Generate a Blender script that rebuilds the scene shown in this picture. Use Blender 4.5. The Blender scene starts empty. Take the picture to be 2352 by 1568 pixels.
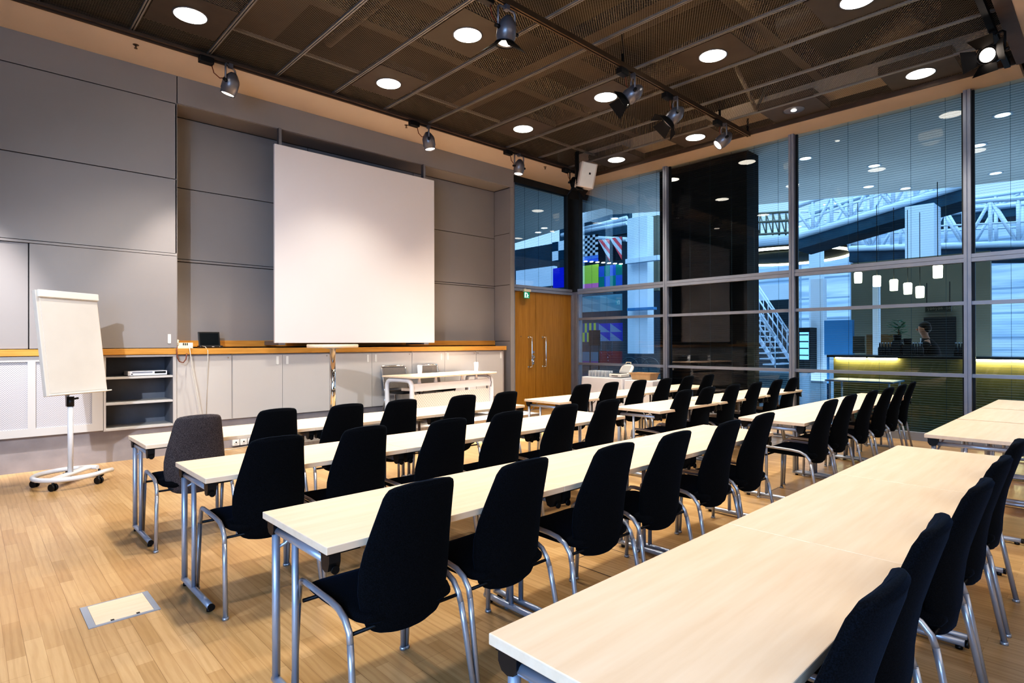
import bpy, bmesh, math, random
from mathutils import Vector, Matrix
random.seed(7)
PI = math.pi
C = bpy.context.scene.collection
scene = bpy.context.scene

# ------------------------------------------------------------------ camera
CAM = Vector((0, 0, 1.4444))
YAW, PITCH, ROLL, FPX = math.radians(43.416), math.radians(0.139), math.radians(-0.155), 1330.345
Fv = Vector((math.sin(YAW) * math.cos(PITCH), math.cos(YAW) * math.cos(PITCH), math.sin(PITCH)))
R0 = Vector((math.cos(YAW), -math.sin(YAW), 0)); U0 = R0.cross(Fv)
Rv = R0 * math.cos(ROLL) + U0 * math.sin(ROLL); Uv = U0 * math.cos(ROLL) - R0 * math.sin(ROLL)
cd = bpy.data.cameras.new('camera'); cam = bpy.data.objects.new('camera', cd); C.objects.link(cam)
cd.sensor_fit = 'HORIZONTAL'; cd.sensor_width = 36; cd.lens = 36 * FPX / 2352; cd.clip_start = .05; cd.clip_end = 300
M = Matrix((Rv, Uv, -Fv)).transposed().to_4x4(); M.translation = CAM; cam.matrix_world = M
scene.camera = cam

def ray(u, v): return Fv + Rv * ((u - 1176) / FPX) + Uv * ((784 - v) / FPX)
def on_x(u, v, X): d = ray(u, v); return CAM + d * (X / d.x)
def on_y(u, v, Y): d = ray(u, v); return CAM + d * (Y / d.y)
def on_z(u, v, Z): d = ray(u, v); return CAM + d * ((Z - CAM.z) / d.z)

# ------------------------------------------------------------------ materials
class NT:
    def __init__(s, name):
        s.m = bpy.data.materials.new(name); s.m.use_nodes = True; s.t = s.m.node_tree; s.t.nodes.clear()
        s.out = s.n('ShaderNodeOutputMaterial')
    def n(s, typ, **kw):
        nd = s.t.nodes.new(typ)
        for k, v in kw.items():
            if hasattr(nd, k) and k not in nd.inputs: setattr(nd, k, v)
            else: nd.inputs[k].default_value = v
        return nd
    def l(s, a, b): s.t.links.new(a, b)
    def math(s, op, a, b=None, clamp=False):
        nd = s.n('ShaderNodeMath', operation=op); nd.use_clamp = clamp
        for i, x in enumerate((a, b)):
            if x is None: continue
            if isinstance(x, (int, float)): nd.inputs[i].default_value = x
            else: s.l(x, nd.inputs[i])
        return nd.outputs[0]
    def mix(s, f, a, b, mode='MIX'):
        nd = s.n('ShaderNodeMixRGB', blend_type=mode)
        for k, x in (('Fac', f), ('Color1', a), ('Color2', b)):
            if isinstance(x, (int, float)): nd.inputs[k].default_value = x
            elif isinstance(x, tuple): nd.inputs[k].default_value = (*x, 1) if len(x) == 3 else x
            else: s.l(x, nd.inputs[k])
        return nd.outputs[0]
    def coord(s, kind='Object', scale=(1, 1, 1), rot=(0, 0, 0)):
        tc = s.n('ShaderNodeTexCoord'); mp = s.n('ShaderNodeMapping')
        mp.inputs['Scale'].default_value = scale; mp.inputs['Rotation'].default_value = rot
        s.l(tc.outputs[kind], mp.inputs['Vector']); return mp.outputs[0]
    def noise(s, vec, scale, detail=3, rough=.5):
        nd = s.n('ShaderNodeTexNoise'); nd.inputs['Scale'].default_value = scale
        nd.inputs['Detail'].default_value = detail; nd.inputs['Roughness'].default_value = rough
        if vec is not None: s.l(vec, nd.inputs['Vector'])
        return nd.outputs['Fac']
    def ramp(s, f, stops):
        nd = s.n('ShaderNodeValToRGB'); el = nd.color_ramp.elements
        while len(el) < len(stops): el.new(.5)
        for e, (p, c) in zip(el, stops): e.position = p; e.color = (*c, 1)
        s.l(f, nd.inputs[0]); return nd.outputs[0]
    def pbsdf(s, color, rough=.5, metal=0, spec=.5, bump=None, bstr=.1, bdist=.01):
        b = s.n('ShaderNodeBsdfPrincipled')
        if isinstance(color, tuple): b.inputs['Base Color'].default_value = (*color, 1)
        else: s.l(color, b.inputs['Base Color'])
        if isinstance(rough, (int, float)): b.inputs['Roughness'].default_value = rough
        else: s.l(rough, b.inputs['Roughness'])
        b.inputs['Metallic'].default_value = metal; b.inputs['Specular IOR Level'].default_value = spec
        if bump is not None:
            bn = s.n('ShaderNodeBump'); bn.inputs['Strength'].default_value = bstr; bn.inputs['Distance'].default_value = bdist
            s.l(bump, bn.inputs['Height']); s.l(bn.outputs[0], b.inputs['Normal'])
        s.l(b.outputs[0], s.out.inputs[0]); s.b = b; return b

def plain(name, color, rough=.5, metal=0, spec=.5, var=.06, vscale=6, bump=0):
    k = NT(name); v = k.coord(); n = k.noise(v, vscale, 4)
    lo = tuple(max(0, c * (1 - var)) for c in color); hi = tuple(min(1, c * (1 + var)) for c in color)
    col = k.ramp(n, [(.3, lo), (.7, hi)])
    k.pbsdf(col, rough, metal, spec, n if bump else None, bump)
    return k.m

def emis(name, color, strength, base=(.8, .8, .8)):
    k = NT(name); b = k.pbsdf(base, .4); n = k.noise(k.coord(), 3)
    k.l(k.ramp(n, [(.2, tuple(c * .97 for c in color)), (.8, color)]), b.inputs['Emission Color'])
    b.inputs['Emission Strength'].default_value = strength
    return k.m

MAT = {}
def build_materials():
    m = MAT
    # parquet running along y
    k = NT('oak_parquet'); tc = k.n('ShaderNodeTexCoord'); sep = k.n('ShaderNodeSeparateXYZ'); k.l(tc.outputs['Object'], sep.inputs[0])
    cmb = k.n('ShaderNodeCombineXYZ'); k.l(sep.outputs['Y'], cmb.inputs['X']); k.l(sep.outputs['X'], cmb.inputs['Y'])
    br = k.n('ShaderNodeTexBrick', offset=.37, offset_frequency=2, squash=1.0)
    for kk, vv in (('Color1', (.48, .315, .155, 1)), ('Color2', (.62, .435, .24, 1)), ('Mortar', (.36, .22, .10, 1))): br.inputs[kk].default_value = vv
    br.inputs['Scale'].default_value = 1; br.inputs['Mortar Size'].default_value = .0009; br.inputs['Mortar Smooth'].default_value = .3
    br.inputs['Bias'].default_value = -.1; br.inputs['Brick Width'].default_value = .46; br.inputs['Row Height'].default_value = .07
    k.l(cmb.outputs[0], br.inputs['Vector'])
    # wide boards of three strips
    br2 = k.n('ShaderNodeTexBrick', offset=.5, offset_frequency=2)
    for kk, vv in (('Color1', (1, 1, 1, 1)), ('Color2', (.92, .91, .90, 1)), ('Mortar', (.66, .62, .58, 1))): br2.inputs[kk].default_value = vv
    br2.inputs['Scale'].default_value = 1; br2.inputs['Mortar Size'].default_value = .0012; br2.inputs['Brick Width'].default_value = 2.2; br2.inputs['Row Height'].default_value = .21
    k.l(cmb.outputs[0], br2.inputs['Vector'])
    g = k.noise(k.coord(scale=(26, 1.6, 1)), 3.0, 6, .62)
    big = k.noise(k.coord(scale=(6, .9, 1)), 2.2, 3)
    wv = k.n('ShaderNodeTexWave', wave_type='BANDS', bands_direction='X'); wv.inputs['Scale'].default_value = 9; wv.inputs['Distortion'].default_value = 9
    wv.inputs['Detail'].default_value = 3; wv.inputs['Detail Scale'].default_value = .8; k.l(k.coord(scale=(1, .13, 1)), wv.inputs['Vector'])
    col = k.mix(.9, br.outputs['Color'], br2.outputs['Color'], 'MULTIPLY')
    col = k.mix(.5, col, k.ramp(g, [(.25, (.78, .72, .66)), (.65, (1, 1, 1))]), 'MULTIPLY')
    col = k.mix(.3, col, k.ramp(wv.outputs['Fac'], [(.1, (.7, .62, .52)), (.5, (1, 1, 1))]), 'MULTIPLY')
    col = k.mix(.35, col, k.ramp(big, [(.3, (.8, .74, .68)), (.7, (1.0, 1.0, 1.0))]), 'MULTIPLY')
    k.pbsdf(col, k.math('MULTIPLY_ADD', g, .15), .3, 0, bump=br.outputs['Fac'], bstr=.12, bdist=.002) if False else k.pbsdf(col, .3, 0, .5, br.outputs['Fac'], .1, -.002)
    m['floor'] = k.m
    # birch laminate
    k = NT('birch_laminate'); g = k.noise(k.coord(scale=(1.2, 14, 14)), 2.0, 5, .55); b2 = k.noise(k.coord(), 1.3, 2)
    col = k.ramp(g, [(.3, (.74, .59, .445)), (.7, (.81, .67, .53))])
    col = k.mix(.25, col, k.ramp(b2, [(.35, (.92, .8, .7)), (.65, (1, 1, 1))]), 'MULTIPLY')
    k.pbsdf(col, .42, 0, .4); m['birch'] = k.m
    k = NT('birch_edge_band'); g = k.noise(k.coord(scale=(1.2, 14, 14)), 2.0, 5, .55)
    k.pbsdf(k.ramp(g, [(.3, (.6, .42, .26)), (.7, (.7, .52, .34))]), .45, 0, .4); m['birch_edge'] = k.m
    # oak trim, oak door veneer
    k = NT('oak_worktop'); g = k.noise(k.coord(scale=(1, 18, 18)), 2.2, 6, .6)
    k.pbsdf(k.ramp(g, [(.3, (.46, .22, .05)), (.7, (.62, .33, .09))]), .35, 0, .5); m['oak'] = k.m
    k = NT('oak_door_veneer'); g = k.noise(k.coord(scale=(22, 22, .8)), 2.2, 6, .65); w = k.noise(k.coord(scale=(5, 5, .2)), 3, 2)
    col = k.ramp(g, [(.3, (.31, .15, .022)), (.7, (.45, .24, .05))])
    col = k.mix(.5, col, k.ramp(w, [(.35, (.78, .74, .7)), (.65, (1, 1, 1))]), 'MULTIPLY')
    k.pbsdf(col, .38, 0, .5); m['door'] = k.m
    # fabric
    for nm, lo, hi in (('black_fabric', (.003, .0038, .005), (.009, .0105, .014)), ('grey_fabric', (.035, .03, .031), (.115, .1, .1))):  # second fabric paints the spotlight on one backrest as lighter colour
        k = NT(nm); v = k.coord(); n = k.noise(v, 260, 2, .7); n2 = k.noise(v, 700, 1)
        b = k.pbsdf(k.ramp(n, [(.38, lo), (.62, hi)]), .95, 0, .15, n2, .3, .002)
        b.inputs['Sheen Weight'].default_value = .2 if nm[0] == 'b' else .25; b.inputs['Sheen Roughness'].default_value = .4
        b.inputs['Sheen Tint'].default_value = (.05, .13, .24, 1) if nm[0] == 'b' else (.3, .28, .28, 1)  # blue tint puts the daylight rim into the black sheen
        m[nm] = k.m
    m['silver'] = plain('silver_powder_coat', (.42, .48, .60), .35, .55, .5, .03)
    m['chair_silver'] = plain('silver_tube', (.42, .455, .53), .3, .6, .5, .03)
    m['chrome'] = plain('chrome', (.85, .86, .88), .06, 1, .5, .02)
    m['steel'] = plain('brushed_steel', (.62, .6, .58), .25, 1, .5, .05, 40)
    m['black_plastic'] = plain('black_plastic', (.012, .013, .015), .42, 0, .5, .2)
    m['black_metal'] = plain('black_metal', (.01, .01, .011), .5, .2, .4, .2)
    m['dark_screen'] = plain('dark_display', (.012, .016, .019), .12, 0, .5, .1)
    m['white_plastic'] = plain('white_plastic', (.78, .77, .74), .35, 0, .5, .03)
    m['cream_plastic'] = plain('cream_plastic', (.70, .64, .50), .4, 0, .5, .03)
    m['ivory_metal'] = plain('ivory_painted_metal', (.74, .72, .66), .35, 0, .5, .03)
    m['wall_panel'] = plain('grey_wall_laminate', (.275, .262, .262), .5, 0, .35, .03, 1.2)
    m['wall_seam'] = plain('dark_seam', (.06, .057, .055), .8, 0, .2, .1)
    m['cabinet'] = plain('light_grey_laminate', (.50, .485, .475), .45, 0, .4, .02, 1.5)
    m['plinth'] = plain('plinth_grey', (.30, .275, .28), .6, 0, .3, .10, 5)
    m['podium'] = plain('podium_grey_carpet', (.17, .155, .145), .9, 0, .2, .10, 30, .2)
    m['soffit'] = plain('beige_soffit', (.62, .52, .43), .8, 0, .2, .03, 1)
    m['plaster'] = plain('warm_plaster', (.5, .43, .36), .8, 0, .2, .04, 1)
    m['edge_trim'] = plain('brown_edge_trim', (.10, .075, .06), .5, .2, .4, .1)
    m['grid'] = plain('grey_grid_bar', (.30, .28, .26), .4, .4, .5, .05)
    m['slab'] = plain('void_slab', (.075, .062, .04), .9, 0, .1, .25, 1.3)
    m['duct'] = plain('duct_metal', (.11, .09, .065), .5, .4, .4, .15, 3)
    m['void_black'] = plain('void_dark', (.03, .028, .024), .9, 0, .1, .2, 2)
    m['screen'] = plain('projection_fabric', (.74, .70, .705), .9, 0, .1, .01, 1)
    m['mullion'] = plain('aluminium_profile', (.29, .32, .39), .38, .35, .5, .04)
    m['mullion_dark'] = plain('dark_profile', (.035, .04, .042), .45, .2, .4, .1)
    m['board'] = plain('flipchart_white', (.64, .60, .55), .3, 0, .5, .02)
    m['white_paint'] = plain('white_painted_steel', (.72, .73, .76), .3, 0, .5, .02)
    m['shelf_white'] = plain('pale_shelf', (.52, .52, .52), .5, 0, .4, .02)
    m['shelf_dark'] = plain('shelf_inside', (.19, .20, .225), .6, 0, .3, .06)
    m['cloth'] = plain('white_tablecloth', (.72, .72, .76), .9, 0, .1, .03, 4)
    m['wood_tray'] = plain('tan_wood_tray', (.58, .38, .21), .5, 0, .4, .08, 12)
    m['brass'] = plain('brown_cord', (.16, .05, .03), .5, 0, .4, .1)
    m['cord_white'] = plain('white_cord', (.6, .57, .52), .5, 0, .4, .05)
    m['copper'] = plain('dull_copper', (.15, .11, .075), .4, .6, .5, .1)
    m['green'] = emis('green_sign', (.0, .22, .11), .45, (.0, .2, .1))
    m['sign_white'] = emis('sign_white', (.75, .95, 1), .8)
    m['lamp_grey'] = plain('lamp_grey_metal', (.20, .20, .225), .35, .5, .5, .05)
    m['down'] = emis('downlight_glow', (1, .93, .80), 9)
    m['spot_glow'] = emis('spot_glow', (1, .86, .74), 4)
    m['mesh_chair'] = plain('grey_mesh_fabric', (.17, .155, .145), .7, .1, .3, .06, 60)
    m['seat_dark'] = plain('dark_seat', (.05, .05, .05), .7, 0, .3, .1)
    # perforated metal
    def perf(name, base, hole, period, thr, axes):
        k = NT(name); tc = k.n('ShaderNodeTexCoord'); sp = k.n('ShaderNodeSeparateXYZ'); k.l(tc.outputs['Object'], sp.inputs[0])
        a = k.math('SINE', k.math('MULTIPLY', sp.outputs[axes[0]], 2 * PI / period)); c = k.math('SINE', k.math('MULTIPLY', sp.outputs[axes[1]], 2 * PI / period))
        f = k.math('GREATER_THAN', k.math('MULTIPLY', a, c), thr)
        k.pbsdf(k.mix(f, base, hole), .45, .1, .4); return k.m
    m['perf_grey'] = perf('perforated_grey_metal', (.52, .51, .53), (.24, .235, .26), .022, .35, 'XZ')
    m['perf_white'] = perf('perforated_white_metal', (.78, .74, .70), (.5, .45, .4), .05, .55, 'XZ')
    # ceiling mesh: real see-through expanded metal pattern
    k = NT('expanded_metal_mesh'); tc = k.n('ShaderNodeTexCoord'); sp = k.n('ShaderNodeSeparateXYZ'); k.l(tc.outputs['Object'], sp.inputs[0])
    px = k.math('MULTIPLY', sp.outputs['X'], PI / .046); py = k.math('MULTIPLY', sp.outputs['Y'], PI / .030)
    a = k.math('ABSOLUTE', k.math('SINE', k.math('ADD', px, py))); c = k.math('ABSOLUTE', k.math('SINE', k.math('SUBTRACT', px, py)))
    f = k.math('LESS_THAN', k.math('MINIMUM', a, c), .34)
    b = k.pbsdf((.21, .185, .15), .5, .2, .4); tr = k.n('ShaderNodeBsdfTransparent'); mx = k.n('ShaderNodeMixShader')
    k.l(f, mx.inputs[0]); k.l(tr.outputs[0], mx.inputs[1]); k.l(b.outputs[0], mx.inputs[2]); k.l(mx.outputs[0], k.out.inputs[0]); m['mesh'] = k.m
    # window glass
    def glass(name, tint, gain):
        k = NT(name); fr = k.n('ShaderNodeFresnel'); fr.inputs['IOR'].default_value = 1.52
        tr = k.n('ShaderNodeBsdfTransparent'); tr.inputs[0].default_value = (*tint, 1)
        gl = k.n('ShaderNodeBsdfGlossy'); gl.inputs['Roughness'].default_value = 0.0; mx = k.n('ShaderNodeMixShader')
        k.l(k.math('MULTIPLY', fr.outputs[0], gain), mx.inputs[0]); k.l(tr.outputs[0], mx.inputs[1]); k.l(gl.outputs[0], mx.inputs[2])
        k.l(mx.outputs[0], k.out.inputs[0]); return k.m
    m['glass'] = glass('window_glass', (.80, .90, .92), 1.1)
    k = NT('drinking_glass'); tr = k.n('ShaderNodeBsdfTransparent'); tr.inputs[0].default_value = (.9, .93, .95, 1); b = k.pbsdf((.75, .8, .85), .08, 0, .8); lw = k.n('ShaderNodeLayerWeight'); lw.inputs[0].default_value = .35
    mx = k.n('ShaderNodeMixShader'); k.l(k.math('MULTIPLY_ADD', lw.outputs['Facing'], .75), mx.inputs[0]); k.l(tr.outputs[0], mx.inputs[1]); k.l(b.outputs[0], mx.inputs[2]); k.l(mx.outputs[0], k.out.inputs[0]); m['tumbler'] = k.m
    m['slat'] = plain('blind_slat', (.018, .03, .04), .5, .2, .4, .05)
    m['cord_dark'] = plain('blind_cord', (.06, .10, .13), .7, 0, .3, .05)
    # atrium
    m['atrium_floor'] = plain('atrium_stone', (.035, .06, .065), .18, 0, .5, .2, .6)
    m['atrium_slab'] = plain('atrium_soffit', (.56, .59, .62), .8, 0, .2, .04, 1)
    m['atrium_dark'] = plain('atrium_dark_cladding', (.012, .015, .017), .6, 0, .2, .2, 1)
    m['atrium_white'] = plain('atrium_white_paint', (.62, .72, .85), .5, 0, .3, .04, 1)
    m['atrium_blue'] = plain('atrium_blue_panel', (.05, .20, .42), .4, 0, .4, .1, 1)
    m['atrium_teal'] = plain('atrium_teal_wall', (.022, .05, .07), .6, 0, .3, .2, .5)
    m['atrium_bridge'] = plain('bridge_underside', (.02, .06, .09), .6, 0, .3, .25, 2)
    m['cafe_wall'] = plain('cafe_beige_wall', (.16, .155, .12), .7, 0, .3, .12, .8)
    m['cafe_wood'] = plain('cafe_wood', (.10, .055, .02), .5, 0, .3, .2, 3)
    m['cafe_counter'] = plain('cafe_counter_front', (.24, .205, .085), .5, 0, .3, .1, 2)
    m['cafe_top'] = plain('cafe_counter_top', (.012, .016, .016), .3, 0, .4, .1, 2)
    m['led'] = emis('counter_led', (1, .86, .42), 45)
    m['pendant'] = emis('pendant_glow', (1, .92, .62), 5)
    m['ring'] = emis('ring_glow', (1, .95, .78), 7)
    m['atrium_lamp'] = emis('atrium_downlight', (1, .98, .86), 2.2)
    m['fridge_glow'] = emis('fridge_glow', (.25, .6, 1), .9, (.1, .3, .6))
    m['sign_dark'] = plain('sign_board', (.008, .02, .02), .5, 0, .3, .1)
    m['skin'] = plain('skin', (.36, .19, .12), .55, 0, .4, .08, 20)
    m['hair'] = plain('dark_hair', (.012, .009, .007), .6, 0, .3, .3, 60)
    m['jacket'] = plain('dark_jacket', (.008, .010, .012), .85, 0, .2, .2, 30)
    m['shirt'] = plain('white_shirt', (.5, .55, .62), .8, 0, .2, .05, 20)
    m['leaf'] = plain('plant_leaf', (.02, .09, .045), .5, 0, .3, .3, 20)
    m['pot'] = plain('plant_pot', (.03, .04, .045), .5, 0, .3, .1)
build_materials()

def pattern(name, fn):
    k = NT(name); tc = k.n('ShaderNodeTexCoord'); sp = k.n('ShaderNodeSeparateXYZ'); k.l(tc.outputs['Generated'], sp.inputs[0])
    col = fn(k, sp.outputs['Y'], sp.outputs['Z']); k.pbsdf(col, .8, 0, .2); return k.m
def checks(nx, nz, c1, c2):
    def f(k, y, z):
        a = k.math('FLOOR', k.math('MULTIPLY', y, nx)); b = k.math('FLOOR', k.math('MULTIPLY', z, nz))
        p = k.math('MODULO', k.math('ADD', a, b), 2); return k.mix(p, c1, c2)
    return f
def stripes_tri(c1, c2, c3):
    def f(k, y, z):
        s = k.math('MODULO', k.math('FLOOR', k.math('MULTIPLY', k.math('ADD', k.math('SUBTRACT', y, k.math('MULTIPLY', z, .7)), 3), 7)), 2)
        fy = k.math('FRACT', k.math('MULTIPLY', k.math('SUBTRACT', 1.0, y), 2)); t = k.math('LESS_THAN', k.math('SUBTRACT', 1, z), fy)
        return k.mix(t, c3, k.mix(s, c1, c2))
    return f
def stripes(n, c1, c2):
    return lambda k, y, z: k.mix(k.math('MODULO', k.math('FLOOR', k.math('ADD', k.math('MULTIPLY', y, n), k.math('FLOOR', k.math('MULTIPLY', z, 2)))), 2), c1, c2)
def tris(c1, c2):
    def f(k, y, z):
        fy = k.math('FRACT', k.math('MULTIPLY', y, 2)); fz = k.math('FRACT', k.math('MULTIPLY', z, 2)); return k.mix(k.math('GREATER_THAN', fy, fz), c1, c2)
    return f
def two(zc, c1, c2): return lambda k, y, z: k.mix(k.math('LESS_THAN', z, zc), c2, c1)

# ------------------------------------------------------------------ mesh builder
class MB:
    def __init__(s): s.bm = bmesh.new(); s.sm = []
    def _tag(s, before, smooth):
        if smooth:
            for f in s.bm.faces:
                if f.index == -1 or f not in before: pass
    def box(s, c, size, rot=None, bevel=0, seg=2):
        r = bmesh.ops.create_cube(s.bm, size=1.0); vs = r['verts']
        mt = Matrix.Translation(Vector(c)) @ (rot.to_4x4() if rot is not None else Matrix()) @ Matrix.Diagonal((*size, 1))
        bmesh.ops.transform(s.bm, matrix=mt, verts=vs)
        if bevel:
            es = list({e for v in vs for e in v.link_edges})
            bmesh.ops.bevel(s.bm, geom=es, offset=bevel, segments=seg, affect='EDGES', profile=.5)
        return s
    def bb(s, x0, x1, y0, y1, z0, z1, bevel=0):
        return s.box(((x0 + x1) / 2, (y0 + y1) / 2, (z0 + z1) / 2), (abs(x1 - x0), abs(y1 - y0), abs(z1 - z0)), None, bevel)
    def cyl(s, p, q, r, r2=None, n=16, caps=True):
        p, q = Vector(p), Vector(q); d = q - p; r2 = r if r2 is None else r2
        ret = bmesh.ops.create_cone(s.bm, cap_ends=caps, cap_tris=False, segments=n, radius1=r, radius2=r2, depth=d.length)
        mt = Matrix.Translation((p + q) / 2) @ d.to_track_quat('Z', 'Y').to_matrix().to_4x4()
        bmesh.ops.transform(s.bm, matrix=mt, verts=ret['verts'])
        for v in ret['verts']:
            for f in v.link_faces:
                if len(f.verts) == 4: f.smooth = True
        return s
    def tube(s, pts, r, n=10, closed=False, radii=None):
        pts = [Vector(p) for p in pts]; N = len(pts); rings = []
        prev = None
        for i, p in enumerate(pts):
            if closed: t = pts[(i + 1) % N] - pts[i - 1]
            elif i == 0: t = pts[1] - pts[0]
            elif i == N - 1: t = pts[-1] - pts[-2]
            else: t = (pts[i + 1] - p).normalized() + (p - pts[i - 1]).normalized()
            t.normalize()
            if prev is None:
                a = Vector((0, 0, 1)) if abs(t.z) < .9 else Vector((1, 0, 0)); u = t.cross(a).normalized()
            else: u = (prev - t * prev.dot(t)).normalized()
            prev = u; w = t.cross(u); rr = radii[i] if radii else r
            rings.append([s.bm.verts.new(p + (u * math.cos(2 * PI * j / n) + w * math.sin(2 * PI * j / n)) * rr) for j in range(n)])
        for i in range(N if closed else N - 1):
            A, B = rings[i], rings[(i + 1) % N]
            for j in range(n):
                f = s.bm.faces.new((A[j], A[(j + 1) % n], B[(j + 1) % n], B[j])); f.smooth = True
        if not closed:
            s.bm.faces.new(list(reversed(rings[0]))); s.bm.faces.new(rings[-1])
        return s
    def lathe(s, prof, c=(0, 0, 0), n=24, axis=None):
        c = Vector(c); rings = []
        q = axis.to_track_quat('Z', 'Y').to_matrix() if axis is not None else Matrix.Identity(3)
        for r, z in prof:
            rings.append([s.bm.verts.new(c + q @ Vector((max(r, 1e-4) * math.cos(2 * PI * j / n), max(r, 1e-4) * math.sin(2 * PI * j / n), z))) for j in range(n)])
        for A, B in zip(rings, rings[1:]):
            for j in range(n):
                f = s.bm.faces.new((A[j], A[(j + 1) % n], B[(j + 1) % n], B[j])); f.smooth = True
        s.bm.faces.new(list(reversed(rings[0]))); s.bm.faces.new(rings[-1])
        return s
    def loft(s, rings, smooth=True, caps=True):
        R = [[s.bm.verts.new(Vector(p)) for p in r] for r in rings]; n = len(R[0])
        for A, B in zip(R, R[1:]):
            for j in range(n):
                f = s.bm.faces.new((A[j], A[(j + 1) % n], B[(j + 1) % n], B[j])); f.smooth = smooth
        if caps:
            f = s.bm.faces.new(list(reversed(R[0]))); f.smooth = smooth; f = s.bm.faces.new(R[-1]); f.smooth = smooth
        return s
    def prism(s, poly, d):
        """polygon (list of 3D points) extruded by vector d"""
        d = Vector(d); a = [s.bm.verts.new(Vector(p)) for p in poly]; b = [s.bm.verts.new(Vector(p) + d) for p in poly]; n = len(a)
        s.bm.faces.new(a); s.bm.faces.new(list(reversed(b)))
        for i in range(n): s.bm.faces.new((a[i], b[i], b[(i + 1) % n], a[(i + 1) % n]))
        return s
    def quad(s, *p): s.bm.faces.new([s.bm.verts.new(Vector(q)) for q in p]); return s
    def sphere(s, c, r, sc=(1, 1, 1), u=16, v=10, rot=None):
        ret = bmesh.ops.create_uvsphere(s.bm, u_segments=u, v_segments=v, radius=r)
        bmesh.ops.transform(s.bm, matrix=Matrix.Translation(Vector(c)) @ (rot.to_4x4() if rot is not None else Matrix()) @ Matrix.Diagonal((*sc, 1)), verts=ret['verts'])
        for vv in ret['verts']:
            for f in vv.link_faces: f.smooth = True
        return s

def obj(name, mb, mat, parent=None, loc=None):
    bmesh.ops.recalc_face_normals(mb.bm, faces=mb.bm.faces[:])
    me = bpy.data.meshes.new(name); mb.bm.to_mesh(me); mb.bm.free()
    me.materials.append(MAT[mat] if isinstance(mat, str) else mat)
    o = bpy.data.objects.new(name, me); C.objects.link(o)
    if parent is not None: o.parent = parent
    if loc is not None: o.location = loc
    return o
def tag(o, label, cat, group=None):
    o['label'] = label; o['category'] = cat
    if group: o['group'] = group
    return o
def thing(name, label, cat, loc=(0, 0, 0), rz=0, group=None):
    o = bpy.data.objects.new(name, None); C.objects.link(o); o.location = loc; o.rotation_euler = (0, 0, rz); o.empty_display_size = .1
    return tag(o, label, cat, group)
def struct(name, mb, mat, parent=None):
    o = obj(name, mb, mat, parent)
    if parent is None: o['kind'] = 'structure'
    return o
def dup(root, loc, rz, label):
    r = root.copy(); C.objects.link(r); r.location = loc; r.rotation_euler = (0, 0, rz); r['label'] = label
    for ch in list(root.children):
        c = ch.copy(); C.objects.link(c); c.parent = r
        for g in list(ch.children):
            d = g.copy(); C.objects.link(d); d.parent = c
    return r
ORD = ['first', 'second', 'third', 'fourth', 'fifth', 'sixth']

# ================================================================== ROOM SHELL
XL, XG, YB, YW, YN, YD, ZC, ZM = -3.2, 10.18, -3.2, 8.48, 8.98, 8.74, 4.94, 5.0
struct('floor', MB().bb(XL, XG + .12, YB, YN + .1, -.12, 0), 'floor')
# front wall: carcass plus laminate panels with shadow gaps
wf = MB()
wf.bb(XL, 2.0, YW + .02, YN + .2, 1.40, ZC)            # left block behind the panels
wf.bb(XL, -1.25, YW + .02, YN + .2, 0, 1.40)
wf.bb(-1.25, 8.0, 8.95, YN + .2, 0, 1.40)
wf.bb(2.0, 8.0, YN + .012, YN + .2, 1.40, ZC)
wf.bb(2.0, 8.0, YW + .02, YN + .02, 4.60, ZC)
wf.bb(8.012, 8.075, YW + .02, YN + .2, 0, ZC)
wall = struct('wall_front', wf, 'wall_seam')
G = .005
def wp(x0, x1, y0, y1, z0, z1, m='wall_panel', nm='wall_panel'): return obj(nm, MB().bb(x0 + G, x1 - G, y0, y1, z0 + G, z1 - G, .002), m, wall)
for z0, z1 in ((2.615, 3.585), (3.585, 4.57), (4.57, ZC + G)): wp(XL, 2.02, YW, YW + .02, z0, z1)
wp(2.02, 8.09, YW, YW + .02, 4.58, ZC + G)                                   # header
wp(2.0, 8.0, YW + .02, YN, 4.575, 4.60)                                      # niche soffit
obj('wall_panel', MB().bb(2.0, 2.02, YW, YN, 1.385, 4.575), 'wall_panel', wall)
for z0, z1 in ((1.39, 2.58), (2.615, 3.60), (3.60, 4.575)):
    for x0, x1 in ((2.02, 4.0), (4.0, 6.0), (6.0, 7.995)): 
        wp(x0, x1, YN - .008, YN + .012, z0, z1)
for z0, z1 in ((0, 1.48), (1.48, 2.62), (2.62, 3.66), (3.66, 4.575)): wp(7.995, 8.012, YW + .03, YN, z0, z1)
obj('wall_panel', MB().bb(7.99, 8.09, YW, YW + .03, 0, 4.58), 'wall_panel', wall)
obj('rail', MB().bb(XL, 2.015, YW - .012, YW + .02, 2.585, 2.613, .003), 'wall_panel', wall)
obj('rail', MB().bb(2.02, 7.99, YN - .02, YN + .01, 2.583, 2.612, .003), 'wall_panel', wall)
struct('baseboard_front', MB().bb(XL, 7.99, 8.53, 8.95, 0, .40), 'plinth')
# other walls
wl = MB(); wl.bb(XL - .15, XL, YB, -2.6, 0, ZC).bb(XL - .15, XL, 1.9, YN + .2, 0, ZC).bb(XL - .15, XL, -2.6, 1.9, 0, .7).bb(XL - .15, XL, -2.6, 1.9, 3.6, ZC)
struct('wall_left', wl, 'plaster')
struct('wall_back', MB().bb(XL - .15, XG + .2, YB - .15, YB, 0, ZC), 'plaster')
struct('wall_right', MB().bb(8.075, 8.36, YD, YD + .14, 0, ZC).bb(8.36, XG + .1, YD, YD + .12, 2.55, 2.66).bb(XG - .02, XG + .1, YB, -1.0, 0, ZC), 'mullion')
# podium
struct('trim_1', MB().bb(3.0, 7.42, 7.13, 8.53, 0, .2, .004), 'podium')
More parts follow.
